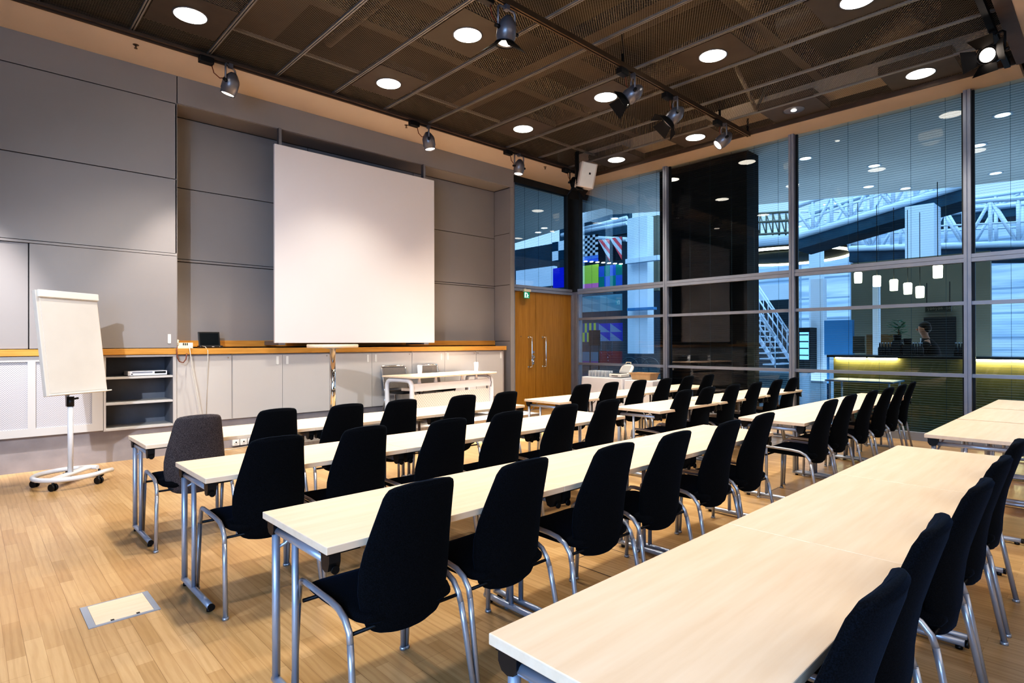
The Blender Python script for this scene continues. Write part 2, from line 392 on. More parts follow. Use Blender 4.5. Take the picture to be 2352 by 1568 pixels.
# ceiling: soffit band, void, slab
ce = MB(); ce.bb(XL, XG + .2, 7.74, YN + .3, ZC, ZC + .1).bb(9.64, XG + .2, .9, 7.74, ZC, ZC + .1).bb(XL, XG + .2, YB, .78, ZC, ZC + .1).bb(XL, -1.15, .78, 7.74, ZC, ZC + .1)
ceil = struct('ceiling', ce, 'soffit')
obj('slab', MB().bb(XL, XG + .2, YB, YN + .3, 6.1, 6.3).bb(XL, XL + .1, YB, YN + .3, 5.04, 6.1).bb(XG + .1, XG + .2, YB, YN + .3, 5.04, 6.1).bb(XL, XG, YN + .2, YN + .3, 5.04, 6.1).bb(XL, XG, YB, YB + .1, 5.04, 6.1), 'slab', ceil)
obj('ceiling_edge', MB().bb(-1.15, 9.64, 7.71, 7.74, ZC - .012, ZM + .03).bb(9.61, 9.64, .8, 7.71, ZC - .004, ZM + .03).bb(-1.15, 9.64, .78, .92, ZC - .012, ZM + .03), 'edge_trim', ceil)
ducts = MB()
ducts.bb(2.4, 2.9, 1, 7.6, 5.35, 5.6).bb(5.7, 6.1, .9, 7.6, 5.3, 5.5).bb(-1, 9.5, 6.2, 6.35, 5.3, 5.6).bb(-1, 9.5, 3.0, 3.12, 5.3, 5.6).cyl((7.6, 1, 5.5), (7.6, 7.6, 5.5), .2).bb(3.2, 8.4, 5.6, 6.0, 5.7, 5.9)
ducts.cyl((8.3, 1.6, 5.4), (9.3, 2.7, 5.5), .18).cyl((3.4, 2.2, 5.3), (3.4, 7, 5.3), .06).bb(7.9, 8.05, 1, 7.6, 5.5, 5.75)
obj('duct', ducts, 'duct', ceil)
obj('beam', MB().bb(9.15, 9.6, .8, 7.7, 5.12, 5.3), 'soffit', ceil)
lat = MB()
for yy in (7.02,):
    lat.bb(-1.1, 9.3, yy - .02, yy + .02, 5.05, 5.08)
    lat.cyl((8.2, 3.9, 5.5), (8.9, 3.9, 5.05), .03, n=6).cyl((8.9, 3.9, 5.05), (9.3, 3.9, 5.5), .03, n=6)
obj('channel', lat, 'grid', ceil)
XB = [-1.13, -.28, .55, 1.38, 2.18, 3.01, 3.81, 4.64, 5.46, 6.32, 7.17, 8.02, 8.9, 9.63]
for i, (a, b) in enumerate(zip(XB, XB[1:])):
    o = struct('ceiling_mesh', MB().quad((a, .92, ZM), (b, .92, ZM), (b, 7.71, ZM), (a, 7.71, ZM)), 'mesh')
for i, x in enumerate(XB[1:-1]):
    struct('trim_%d' % (i + 2), MB().bb(x - .021, x - .005, .92, 7.71, ZM - .018, ZM + .01).bb(x + .005, x + .021, .92, 7.71, ZM - .018, ZM + .01), 'grid')

# ---------------------------------------------------------------- glazing
def blind(parent, fixed, a0, a1, z0, z1, along):
    mb = MB(); cords = MB(); n = int((z1 - z0) / .035)
    for i in range(n):
        z = z0 + .02 + i * .035
        if along == 'y': mb.quad((fixed - .011, a0, z - .001), (fixed + .011, a0, z + .001), (fixed + .011, a1, z + .001), (fixed - .011, a1, z - .001))
        else: mb.quad((a0, fixed - .011, z - .001), (a1, fixed - .011, z - .001), (a1, fixed + .011, z + .001), (a0, fixed + .011, z + .001))
    k = a0 + .22
    while k < a1:
        if along == 'y': cords.bb(fixed - .013, fixed - .011, k - .0018, k + .0018, z0, z1)
        else: cords.bb(k - .0018, k + .0018, fixed - .013, fixed - .011, z0, z1)
        k += .42
    obj('blind', mb, 'slat', parent); obj('blind_cord', cords, 'cord_dark', parent)
YM = [8.52, 6.26, 3.84, 1.49, -.9]
for i in range(4):
    y1, y0 = YM[i], YM[i + 1]
    w = bpy.data.objects.new('window_%d' % (i + 1), None); C.objects.link(w); w['kind'] = 'structure'
    mb = MB(); h = .042
    mb.bb(10.10, 10.22, y0 - h, y0 - .004, 0, ZC).bb(10.10, 10.22, y0 + .004, y0 + h, 0, ZC).bb(10.115, 10.2, y0 - .006, y0 + .006, 0, ZC)
    obj('mullion', mb, 'mullion', w)
    obj('mullion', MB().bb(10.19, 10.235, y0 - h - .03, y0 - h, .12, ZC).bb(10.19, 10.235, y0 + h, y0 + h + .03, .12, ZC), 'mullion_dark', w)
    fr = MB()
    for z0, z1, xx in ((0, .12, 10.12), (.945, .996, 10.13), (1.955, 2.007, 10.13), (2.548, 2.602, 10.11), (2.606, 2.66, 10.11)): fr.bb(xx, 10.22, y0 + h, y1 - h if i else y1, z0, z1)
    obj('transom', fr, 'mullion', w)
    for z0, z1 in ((.12, .945), (.996, 1.955), (2.007, 2.548), (2.66, ZC)):
        obj('pane', MB().quad((10.2, y0 + h, z0), (10.2, y1 - (h if i else 0), z0), (10.2, y1 - (h if i else 0), z1), (10.2, y0 + h, z1)), 'glass', w)
    blind(w, 10.24, y0 + h, y1 - h, .12, ZC, 'y')
post = struct('trim_30', MB().bb(10.15, 10.28, 8.52, 8.76, 0, 2.6).bb(10.13, 10.15, 8.54, 8.60, 0, 2.6), 'mullion')
obj('upper_post', MB().bb(10.13, 10.28, 8.50, 8.78, 2.6, ZC), 'mullion_dark', post)
w = bpy.data.objects.new('window_5', None); C.objects.link(w); w['kind'] = 'structure'
obj('frame', MB().bb(8.08, 10.14, YD - .02, YD + .1, 4.80, ZC).bb(10.02, 10.14, YD - .02, YD + .1, 2.66, 4.8), 'mullion_dark', w)
obj('transom', MB().bb(8.08, 10.16, YD - .05, YD + .1, 2.60, 2.66).bb(8.08, 10.16, YD - .04, YD + .1, 2.535, 2.595), 'mullion', w)
obj('pane', MB().quad((8.08, YD + .05, 2.66), (10.02, YD + .05, 2.66), (10.02, YD + .05, 4.8), (8.08, YD + .05, 4.8)), 'glass', w)
blind(w, YD + .08, 8.08, 10.02, 2.66, 4.8, 'x')
# left side window (daylight, outside the frame)
w = bpy.data.objects.new('window_6', None); C.objects.link(w); w['kind'] = 'structure'
obj('frame', MB().bb(XL - .1, XL, -2.6, 1.9, .7, .78).bb(XL - .1, XL, -2.6, 1.9, 3.52, 3.6).bb(XL - .1, XL, -.4, -.3, .78, 3.52), 'mullion', w)
# door
d = bpy.data.objects.new('door_1', None); C.objects.link(d); d['kind'] = 'structure'
XS = 8.975
for a, b in ((8.36, XS), (XS, 10.14)):
    lf = obj('leaf', MB().bb(a + .003, b - .003, YD, YD + .05, .012, 2.53, .003), 'door', d)
obj('frame', MB().bb(10.14, 10.165, YD - .045, YD + .1, 0, 2.56).bb(8.36, 10.165, YD - .03, YD + .1, 2.532, 2.56), 'mullion', d)
def bar_handle(x):
    mb = MB().tube([(x - .05, YD, 1.565), (x - .03, YD - .05, 1.565), (x, YD - .06, 1.565), (x, YD - .06, 1.4), (x, YD - .06, 1.1), (x, YD - .06, .935), (x - .03, YD - .05, .93), (x - .05, YD, .93)], .012, 10)
    mb.lathe([(0, 0), (.022, 0), (.022, .008), (0, .008)], (x - .05, YD, 1.565), 12, Vector((0, -1, 0))).lathe([(0, 0), (.022, 0), (.022, .008), (0, .008)], (x - .05, YD, .93), 12, Vector((0, -1, 0)))
    return obj('door_handle', mb, 'chrome', d)
bar_handle(8.80); bar_handle(9.235)
obj('lock_plate', MB().box((8.885, YD - .006, 1.08), (.06, .012, .2), None, .004).lathe([(0, 0), (.026, 0), (.026, .03), (.02, .035), (0, .035)], (8.885, YD - .01, 1.13), 16, Vector((0, -1, 0))).lathe([(0, 0), (.02, 0), (.02, .02), (0, .02)], (8.885, YD - .01, 1.04), 16, Vector((0, -1, 0))), 'steel', d)
obj('push_plate', MB().box((8.885, YD - .004, 1.245), (.09, .008, .05), None, .002), 'mullion', d)
obj('door_viewer', MB().lathe([(0, 0), (.011, 0), (.009, .006), (0, .006)], (8.53, YD, 1.575), 12, Vector((0, -1, 0))), 'steel', d)
obj('floor_stop', MB().lathe([(0, 0), (.02, 0), (.02, .05), (.012, .06), (0, .06)], (8.47, YD - .04, .0), 12), 'white_plastic', d)

# ================================================================== BUILT-IN JOINERY
def oak_top(nm, label, x0, x1, y0=8.455):
    t = thing(nm, label, 'worktop', (x0, y0, 1.31))
    obj('board', MB().bb(0, x1 - x0, 0, 8.95 - y0, 0, .075, .003), 'oak', t); return t
oak_top('worktop', 'oak worktop edge running along the left wall above grille and shelves', XL + .01, 2.008, 8.462)
t = thing('worktop', 'long oak worktop with upstand below the projection screen', 'worktop', (2.012, 8.455, 1.305))
obj('board', MB().bb(0, 5.838, 0, .495, 0, .078, .003), 'oak', t); obj('upstand', MB().bb(.01, 5.975, .495, .513, .08, .185, .002), 'oak', t)
# sliding wall panels on the left
def recess_handle(parent, x, z, y):
    return obj('handle', MB().bb(x - .018, x - .013, y - .004, y, z - .06, z + .06).bb(x + .013, x + .018, y - .004, y, z - .06, z + .06).bb(x - .018, x + .018, y - .004, y, z + .055, z + .06).bb(x - .018, x + .018, y - .004, y, z - .06, z - .055).bb(x - .013, x + .013, y - .0015, y, z - .055, z + .055), 'white_plastic', parent)
t = thing('sliding_panel', 'grey sliding wall panel at the far left edge above the worktop', 'panel', (XL + .02, YW, 1.392)); obj('panel', MB().bb(0, .525 - XL - .02, .004, .02, 0, 1.188, .002), 'wall_panel', t)
t = thing('sliding_panel', 'grey sliding wall panel behind the flip chart with recessed handle', 'panel', (.535, YW, 1.392)); obj('panel', MB().bb(0, 1.475, -.012, .02, 0, 1.188, .002), 'wall_panel', t); recess_handle(t, 1.39, .118, -.012)
# perforated cabinet
t = thing('grille_cabinet', 'low grey cabinet with perforated metal front behind the flip chart', 'cabinet', (-1.24, YW, .40))
obj('frame', MB().bb(0, 2.46, 0, .03, 0, .09).bb(0, 2.46, 0, .03, .845, .905).bb(1.76, 1.83, 0, .03, .09, .845).bb(2.35, 2.46, 0, .03, .09, .845).bb(0, .1, 0, .03, .09, .845), 'cabinet', t)
obj('body', MB().bb(0, 2.46, .05, .46, 0, .905), 'cabinet', t)
obj('grille', MB().bb(.1, 1.76, .012, .03, .09, .845), 'perf_grey', t); obj('grille', MB().bb(1.83, 2.35, .012, .03, .09, .845), 'perf_grey', t)
# open shelf unit
t = thing('shelf_unit', 'open grey shelf unit with three compartments under the left worktop', 'shelf', (1.225, YW, .385))
obj('side_panel', MB().bb(0, .025, 0, .44, 0, .92), 'cabinet', t); obj('side_panel', MB().bb(.745, .785, 0, .44, 0, .92), 'cabinet', t)
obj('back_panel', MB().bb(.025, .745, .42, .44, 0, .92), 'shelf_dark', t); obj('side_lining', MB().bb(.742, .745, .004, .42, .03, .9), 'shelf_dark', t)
obj('top_panel', MB().bb(.025, .745, 0, .42, .895, .92), 'cabinet', t)
for z in (0, .312, .628): obj('shelf', MB().bb(.025, .742, .004, .42, z, z + .026), 'shelf_white', t)
# niche cabinets
cabs = [(2.012, 2.695, 1, 'single grey cupboard under the telephone at left end of the niche'), (2.70, 4.135, 2, 'double grey cupboard left of the high round table'),
        (4.14, 5.645, 2, 'double grey cupboard behind the high round table pole'), (5.65, 7.095, 2, 'double grey cupboard behind the two mesh-backed chairs'), (7.10, 7.79, 1, 'single grey cupboard at right end beside the doors')]
for x0, x1, nd, lab in cabs:
    w_ = x1 - x0; t = thing('cupboard', lab, 'cupboard', (x0, 8.5, .40), 0, 'cupboards under the long oak worktop')
    obj('carcass', MB().bb(0, w_, .022, .445, 0, .9).bb(0, .004, .0, .03, 0, .9).bb(w_ - .004, w_, 0, .03, 0, .9), 'cabinet', t)
    for j in range(nd):
        a, b = .006 + j * w_ / nd, (j + 1) * w_ / nd - .006
        if nd == 2: a, b = (.006, w_ * .485 - .002) if j == 0 else (w_ * .485 + .002, w_ - .006)
        dr = obj('door', MB().bb(a, b, -.004, .018, .004, .882, .0015), 'cabinet', t)
        hx = (b - .07 if j == 0 else a + .07) if nd == 2 else b - .055
        if nd == 2 or x0 > 7: recess_handle(dr, hx, .80, -.004)
        if nd == 1 or j == 1:
            lx = b - .045 if x0 < 7 else a + .03
            obj('lock', MB().lathe([(0, 0), (.009, 0), (.009, .01), (.004, .012), (0, .012)], (lx, -.004, .852), 12, Vector((0, -1, 0))), 'steel', dr)
obj_end = thing('end_panel', 'narrow grey filler panel between the last cupboard and the wall return', 'panel', (7.795, 8.53, .0)); obj('panel', MB().bb(0, .055, 0, .41, .40, 1.30), 'plinth', obj_end)

# projection screen
t = thing('projection_screen', 'large white rigid projection screen mounted in front of grey wall', 'screen', (3.235, 8.36, 1.452))
obj('panel', MB().bb(0, 2.795, 0, .045, 0, 2.86, .004), 'screen', t)
for x in (.10, 2.62):
    obj('mounting_post', MB().bb(x - .02, x + .02, .045, .12, .4, 3.12), 'lamp_grey', t)
    obj('bracket', MB().bb(x - .05, x + .05, .0, .06, -.03, .0).bb(x - .03, x + .03, .045, .6, -.03, .03), 'lamp_grey', t)

# things on the joinery
t = thing('monitor', 'black tilted touch monitor on stand on the oak worktop', 'monitor', (2.475, 8.72, 1.384))
rt = Matrix.Rotation(math.radians(-14), 3, 'X')
sc_ = obj('screen', MB().box((0, .02, .125), (.275, .022, .205), rt, .006), 'black_plastic', t); obj('display', MB().box((0, .008, .127), (.235, .004, .165), rt), 'dark_screen', sc_)
obj('base', MB().box((0, -.03, .018), (.30, .12, .034), None, .012), 'black_plastic', t)
obj('badge', MB().box((.02, -.0915, .02), (.03, .002, .008)), 'shelf_white', t); obj('power_button', MB().lathe([(0, 0), (.005, 0), (0, .003)], (.105, -.09, .02), 10, Vector((0, -1, 0))), 'shelf_white', t)
obj('cable', MB().tube([(-.12, -.09, .03), (-.11, -.2, .02), (-.10, -.275, -.03), (-.098, -.265, -.2), (-.10, -.24, -.5), (-.11, -.235, -.9)], .004, 6), 'cord_white', t)
t = thing('telephone', 'cream desk telephone hanging its cord over the oak worktop corner', 'telephone', (2.11, 8.56, 1.384), -.25)
obj('body', MB().prism([(-.1, -.09, 0), (.11, -.09, 0), (.11, .1, 0), (-.1, .1, 0)], (0, 0, .025)).prism([(-.1, -.09, .025), (-.1, .1, .025), (-.1, .1, .075)], (.21, 0, 0)), 'cream_plastic', t)
obj('handset', MB().tube([(-.07, -.085, .055), (-.07, -.03, .075), (-.07, .06, .1), (-.07, .11, .095)], .018, 10, radii=[.024, .016, .016, .024]), 'cream_plastic', t)
kp = MB()
for a in range(3):
    for b in range(4): kp.box((.0 + a * .022, -.05 + b * .025, .04 + (b * .025 + .02) * .27), (.014, .014, .012), None, .002)
obj('keypad', kp, 'black_plastic', t)
obj('cord', MB().tube([(-.07, -.08, .03), (-.075, -.14, -.02), (-.07, -.15, -.11), (-.045, -.15, -.17), (.0, -.15, -.185), (.03, -.15, -.14), (.04, -.145, -.06)], .007, 8), 'brass', t)
obj('cable', MB().tube([(.05, .06, .03), (.07, -.12, .01), (.08, -.15, -.06), (.10, -.125, -.25), (.15, -.115, -.55), (.2, -.11, -.9), (.23, -.1, -1.1)], .0055, 6), 'cord_white', t)
t = thing('disc_player', 'flat silver disc player on the top shelf of the open unit', 'disc player', (1.69, 8.54, 1.0395))
obj('case', MB().bb(-.205, .225, 0, .26, .006, .062, .003), 'white_paint', t); obj('display', MB().bb(.085, .21, -.002, .002, .028, .052), 'dark_screen', t)
obj('tray', MB().bb(-.16, .06, -.002, .002, .036, .052), 'mullion', t); obj('button', MB().bb(-.17, -.155, -.004, 0, .018, .03), 'black_plastic', t)
for i in range(4):
    x = 2.70 + i * .102
    if i == 3: x += .02
    t = thing('power_socket', 'white wall socket on the plinth, %s from the left' % ORD[i], 'socket', (x, 8.528, .075), 0, 'sockets on the plinth')
    obj('box', MB().box((.045, -.025, 0), (.092, .05, .095), None, .006), 'white_plastic', t); obj('outlet', MB().lathe([(0, 0), (.03, 0), (.026, .003), (.01, .001), (0, .001)], (.045, -.05, 0), 16, Vector((0, -1, 0))), 'white_plastic', t)
    obj('contact', MB().lathe([(0, 0), (.011, 0), (0, .002)], (.045, -.052, 0), 10, Vector((0, -1, 0))), 'black_plastic', t)
o = obj('loose_cable', MB().tube([(2.35, 8.5, .006), (2.5, 8.38, .006), (2.62, 8.36, .006), (2.75, 8.40, .006), (2.92, 8.48, .006), (2.96, 8.52, .02)], .006, 6), 'cord_white'); tag(o, 'white cable lying on the floor beneath the wall sockets', 'cable')
# exit sign
t = thing('exit_sign', 'green emergency exit sign hung from ceiling arm over the doors', 'sign', (8.52, YD - .10, 2.50))
obj('housing', MB().box((.085, 0, .045), (.2, .06, .055), None, .008), 'cream_plastic', t)
pl = obj('sign_plate', MB().box((.085, 0, -.05), (.165, .012, .135), None, .002), 'green', t)
obj('pictogram', MB().bb(.02, .05, -.009, -.006, -.105, -.0).bb(.045, .075, -.009, -.006, -.02, -.0).sphere((.095, -.008, -.02), .011, (1, .2, 1)).prism([(.085, -.009, -.035), (.11, -.009, -.035), (.105, -.009, -.07), (.09, -.009, -.07)], (0, .003, 0)).prism([(.09, -.009, -.07), (.102, -.009, -.07), (.08, -.009, -.105), (.07, -.009, -.1)], (0, .003, 0)).prism([(.095, -.009, -.07), (.107, -.009, -.07), (.125, -.009, -.105), (.115, -.009, -.108)], (0, .003, 0)).prism([(.11, -.009, -.04), (.135, -.009, -.06), (.13, -.009, -.068), (.105, -.009, -.05)], (0, .003, 0)), 'sign_white', pl)
obj('conduit', MB().tube([(-.16, .08, .045), (-.05, .07, .045), (-.01, .03, .05)], .008, 8).tube([(.0, .0, .06), (.03, -.01, .09), (.07, -.01, .085)], .004, 6), 'cream_plastic', t)

# ================================================================== TABLES
LT = 1.2512
def table_proto():
    t = thing('folding_table', 'x', 'table', (0, 0, 0), 0, 'folding tables in rows')
    obj('tabletop', MB().box((LT / 2, .3, .7155), (LT, .60, .029), None, .003), 'birch', t)
    for sx in (1, -1):
        X = (lambda q: q if sx == 1 else LT - q)
        x = X(.036)
        for y in (.545, .35): obj('leg', MB().cyl((x, y, .03), (x, y, .665), .0165 if y > .5 else .0135, n=14), 'silver', t)
        f = obj('foot_bar', MB().tube([(x, .56, .03), (x, .5, .03), (x, .2, .03), (x, .035, .03)], .017, 12), 'silver', t)
        obj('end_cap', MB().cyl((x, .036, .03), (x, .022, .03), .018, n=12), 'black_plastic', f)
        for fy in (.06, .52): obj('foot_pad', MB().cyl((x, fy, .0), (x, fy, .016), .015, n=10), 'black_plastic', f)
        obj('top_bar', MB().cyl((x, .06, .66), (x, .52, .66), .0165, n=14), 'silver', t)
        for y, h in ((.04, .072), (.545, .06)):
            p = MB(); y0 = y - .03; yy1 = y + .035
            xa, xb = x - .022, x + .022
            p.prism([(xa, y0, .70), (xa, yy1, .70), (xa, yy1, .665), (xa, yy1 - .012, .70 - h + .006), (xa, (y0 + yy1) / 2, .70 - h), (xa, y0 + .012, .70 - h + .006), (xa, y0, .665)], (.044, 0, 0))
            p.bb(x - sx * .03, x + sx * .10, y0, yy1, .694, .701)
            br = obj('bracket', p, 'black_plastic', t)
            if y < .1: obj('hinge_pin', MB().cyl((x, y0 + .002, .64), (x, y0 - .006, .64), .015, n=14), 'black_metal', br)
        obj('brace', MB().tube([(x, .545, .58), (X(.07), .53, .598), (X(.15), .50, .69), (X(.17), .495, .70)], .0065, 8), 'silver', t)
    return t
tp = table_proto(); tp_used = False
TB = {('L', 0): (.93, 4.74), ('L', 1): (.928, 3.345), ('L', 2): (.921, 1.92), ('L', 3): (.939, .48), ('R', 0): (5.175, 4.647), ('R', 1): (5.245, 3.313), ('R', 2): (5.37, 1.935), ('R', 3): (5.413, .47)}
ROWN = ['front', 'second', 'third', 'nearest']
SIDE = {'L': 'left', 'R': 'right'}
for (s, r), (x0, y0) in TB.items():
    for j in range(3):
        x = x0 + j * 1.2525
        if s == 'R' and j: x += {0: .0, 1: .06, 2: 0, 3: .05}[r] * j
        lab = 'birch-topped folding table, %s of three in the %s row of the %s block' % (['left', 'middle', 'right'][j], ROWN[r], SIDE[s])
        if not tp_used: tp.location = (x, y0, 0); tp['label'] = lab; tp_used = True
        else: dup(tp, (x, y0, 0), 0, lab)

# ================================================================== CONFERENCE CHAIRS
def sup(w, t, n=28, e=3.2):
    out = []
    for j in range(n):
        a = 2 * PI * j / n; c_, s_ = math.cos(a), math.sin(a)
        out.append((w * math.copysign(abs(c_) ** (2 / e), c_), t * math.copysign(abs(s_) ** (2 / e), s_)))
    return out
def smooth(k): return k * k * (3 - 2 * k)
def interp(tab, z):
    for (a, p), (b, q) in zip(tab, tab[1:]):
        if z <= b: return p + (q - p) * (z - a) / (b - a)
    return tab[-1][1]
def chair_proto(fabric):
    t = thing('conference_chair', 'x', 'chair', (0, 0, 0), 0, 'conference chairs at the tables')
    # backrest loft
    W = [(.355, .095), (.36, .122), (.372, .146), (.40, .170), (.45, .189), (.52, .201), (.60, .202), (.68, .192), (.76, .178), (.83, .165), (.885, .155), (.908, .149), (.922, .140), (.931, .124), (.936, .095)]
    Y = [(.355, -.185), (.45, -.20), (.55, -.205), (.66, -.222), (.80, -.262), (.936, -.305)]
    rings = []
    for z, w in W:
        th = .026 if .40 < z < .9 else .023
        if z < .362: th = .012
        if z > .93: th = .012
        yc = interp(Y, z); ring = []
        for (px_, py_) in sup(w, th):
            ring.append((px_, yc + py_ + .045 * (px_ / .2) ** 2, z + (.006 if z < .4 else -.005 if z > .9 else 0) * (px_ / max(w, .01)) ** 2))
        rings.append(ring)
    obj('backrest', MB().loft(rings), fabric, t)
    # seat loft along y
    rings = []
    for y, w, zt, th in ((-.205, .15, .432, .012), (-.195, .195, .434, .026), (-.15, .215, .436, .032), (-.05, .225, .438, .034), (.08, .23, .441, .034), (.16, .228, .442, .033), (.205, .222, .438, .029), (.225, .21, .432, .02), (.232, .18, .426, .008)):
        rings.append([(px_, y, zt + py_ + .012 * (px_ / .23) ** 2) for px_, py_ in sup(w, th, 28, 3.6)])
    obj('seat', MB().loft(rings), fabric if fabric == 'black_fabric' else 'black_fabric', t)
    for s in (-1, 1):
        x = .246 * s; xf = .262 * s; r = .0125
        rail = [(x + .004 * s, .246, .385), (x, .244, .43), (x, .236, .462), (x, .216, .480), (x, .19, .484), (x, .08, .482), (x, -.04, .478), (x, -.10, .470), (x, -.148, .448), (x, -.180, .41), (x + .003 * s, -.194, .37)]
        obj('side_rail', MB().tube(rail, r, 12), 'chair_silver', t)
        l1 = obj('leg', MB().tube([(x + .004 * s, .246, .39), (xf, .262, .012)], r, 12), 'chair_silver', t)
        obj('glide', MB().cyl((xf, .262, 0), (xf, .262, .014), .0165, n=12), 'chair_silver', l1)
        l2 = obj('leg', MB().tube([(x + .003 * s, -.193, .375), (x + .008 * s, -.212, .28), (xf + .004 * s, -.262, .012)], r, 12), 'chair_silver', t)
        obj('glide', MB().cyl((xf + .004 * s, -.262, 0), (xf + .004 * s, -.262, .014), .0165, n=12), 'chair_silver', l2)
    obj('crossbar', MB().cyl((-.25, .2, .405), (.25, .2, .405), .008, n=10), 'black_metal', t)
    obj('crossbar', MB().cyl((-.245, -.180, .402), (.245, -.180, .402), .007, n=10), 'black_metal', t)
    return t
CH = {('L', 0): [(1.24, 4.865), (1.80, 4.865), (2.36, 4.80), (2.92, 4.80), (3.60, 4.76), (4.16, 4.75)],
      ('L', 1): [(1.26, 3.50), (1.80, 3.50), (2.40, 3.43), (2.97, 3.45), (3.64, 3.47), (4.23, 3.47)],
      ('L', 2): [(1.245, 2.085), (1.79, 2.09), (2.41, 2.05), (2.985, 2.05), (3.65, 2.06), (4.22, 2.07)],
      ('R', 0): [(5.56, 4.87), (6.12, 4.86), (6.74, 4.84), (7.33, 4.80), (8.02, 4.84), (8.66, 4.84)],
      ('R', 1): [(5.68, 3.55), (6.25, 3.58), (6.85, 3.56), (7.41, 3.53), (8.12, 3.55), (8.77, 3.58)],
      ('R', 2): [(5.63, 2.08), (6.31, 2.12), (7.02, 2.12), (7.61, 2.11), (8.25, 2.13), (8.86, 2.16)],
      ('L', 3): [(1.44, .64), (2.02, .66), (2.72, .65), (3.34, .66), (3.97, .67)]}
ANG = {('L', 0): [-2, 0, 0, -3, -3, 0], ('R', 2): [0, 0, 2, 0, 3, 8], ('L', 3): [0, 3, 0, 0, 2]}
cspotlit = chair_proto('grey_fabric'); cblk = chair_proto('black_fabric'); ug = ub = False  # grey_fabric is the black fabric with the spotlight painted in as lighter colour
for (s, r), L in CH.items():
    for j, (x, y) in enumerate(L):
        rz = math.radians(ANG.get((s, r), [0, 1, -1, 0, 1, 0])[j])
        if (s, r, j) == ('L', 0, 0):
            cspotlit.location = (x, y, 0); cspotlit.rotation_euler.z = rz
            cspotlit['label'] = 'charcoal grey fabric chair at left end of the front row'; continue
        lab = 'black fabric conference chair, %s from the left in the %s row of the %s block' % (ORD[j], ROWN[r], SIDE[s])
        if not ub: cblk.location = (x, y, 0); cblk.rotation_euler.z = rz; cblk['label'] = lab; ub = True
        else: dup(cblk, (x, y, 0), rz, lab)

# ================================================================== FLIP CHART
t = thing('flip_chart', 'white flip chart stand on round castor base near the left wall', 'flip chart', (.80, 7.50, 0), .595)
rt = Matrix.Rotation(-.136, 3, 'X')
def fl(x, y, z): return (rt @ Vector((x, y, z - 1.456))) + Vector((.045, .02, 1.456))
bd = obj('board', MB().box(fl(0, .02, 1.456), (.667, .045, 1.068), rt, .005), 'board', t)
obj('clamp_bar', MB().box(fl(.005, -.016, 1.955), (.655, .03, .075), rt, .008), 'ivory_metal', bd)
obj('pen_tray', MB().box(fl(.02, -.02, .93), (.66, .05, .012), rt, .003), 'ivory_metal', bd)
obj('paper_pad', MB().box(fl(.012, -.004, 1.44), (.62, .006, .98), rt), 'board', bd)
obj('pole', MB().cyl((0, 0, .11), (0, 0, .84), .025, n=20).cyl((0, .035, .8), (0, .06, 1.3), .018, n=14), 'white_paint', t)
obj('clamp_collar', MB().cyl((0, 0, .80), (0, 0, .90), .033, n=18).cyl((.03, -.01, .875), (.07, -.02, .88), .01, n=8), 'black_plastic', t)
pts = []
for k in range(0, 31):
    a = math.radians(-62 - k * 296 / 30 * 1.0)
    pts.append((.30 * math.cos(a) * 1.05, .30 * math.sin(a) * .95, .105))
pts = [(pts[0][0] + .12, pts[0][1] + .02, .10)] + pts
obj('base_ring', MB().tube(pts, .024, 14), 'white_paint', t)
obj('base_arm', MB().box((0, 0, .105), (.60, .085, .03), Matrix.Rotation(.35, 3, 'Z'), .01), 'white_paint', t)
for k, (cx, cy) in enumerate(((-.28, -.12), (.06, -.29), (.31, -.02), (.17, .25), (-.2, .21))):
    c = obj('castor', MB().cyl((cx - .026, cy, .036), (cx - .008, cy, .036), .035, n=18).cyl((cx + .008, cy, .036), (cx + .026, cy, .036), .035, n=18).cyl((cx, cy, .03), (cx, cy, .09), .012, n=10), 'black_plastic', t)

# ================================================================== PODIUM FURNITURE
t = thing('high_table', 'high round bar table with pale wood top and chrome pole', 'table', (3.645, 7.40, .2))
obj('tabletop', MB().lathe([(0, 1.185), (.325, 1.185), (.335, 1.19), (.337, 1.2), (.337, 1.224), (.33, 1.232), (0, 1.232)], n=48), 'birch', t)
obj('top_plate', MB().lathe([(0, 1.17), (.05, 1.17), (.17, 1.188), (.17, 1.195), (0, 1.195)], n=28), 'steel', t)
obj('pole', MB().cyl((0, 0, .03), (0, 0, 1.175), .038, n=28), 'chrome', t)
obj('base', MB().lathe([(0, 0), (.245, 0), (.25, .008), (.245, .016), (.10, .028), (.05, .04), (0, .04)], n=40), 'white_paint', t)

t = thing('lecture_desk', 'grey metal lecture desk with pale wood top and perforated front panel', 'desk', (4.90, 7.34, .2), math.radians(7.5))
DW, DD, DH = 1.93, .74, .735
obj('desktop', MB().bb(0, DW, 0, DD, DH - .026, DH, .004), 'birch', t)
def hoop(x):
    return MB().tube([(x, .10, .01), (x, .09, .3), (x, .085, .52), (x, .09, .60), (x, .115, .645), (x, .16, .665), (x, .25, .67), (x, .5, .67), (x, .60, .665), (x, .645, .645), (x, .67, .60), (x, .675, .52), (x, .67, .3), (x, .66, .01)], .036, 14, radii=[.045, .04, .036, .036, .036, .036, .033, .033, .036, .036, .036, .036, .04, .045])
for x in (.05, DW - .05):
    obj('leg_frame', hoop(x), 'white_paint', t)
for x in (.2, .55, 1.15, 1.5): obj('top_spacer', MB().prism([(x, .12, .60), (x + .07, .12, .60), (x + .05, .12, .712), (x + .02, .12, .712)], (0, .02, 0)), 'white_paint', t)
obj('beam', MB().bb(.06, DW - .06, .085, .15, .50, .62, .004), 'white_paint', t)
obj('cable_tray', MB().bb(.15, DW - .2, .25, .45, .50, .54), 'birch', t)
obj('front_panel', MB().bb(.09, DW - .09, .10, .112, .08, .455), 'perf_white', t)
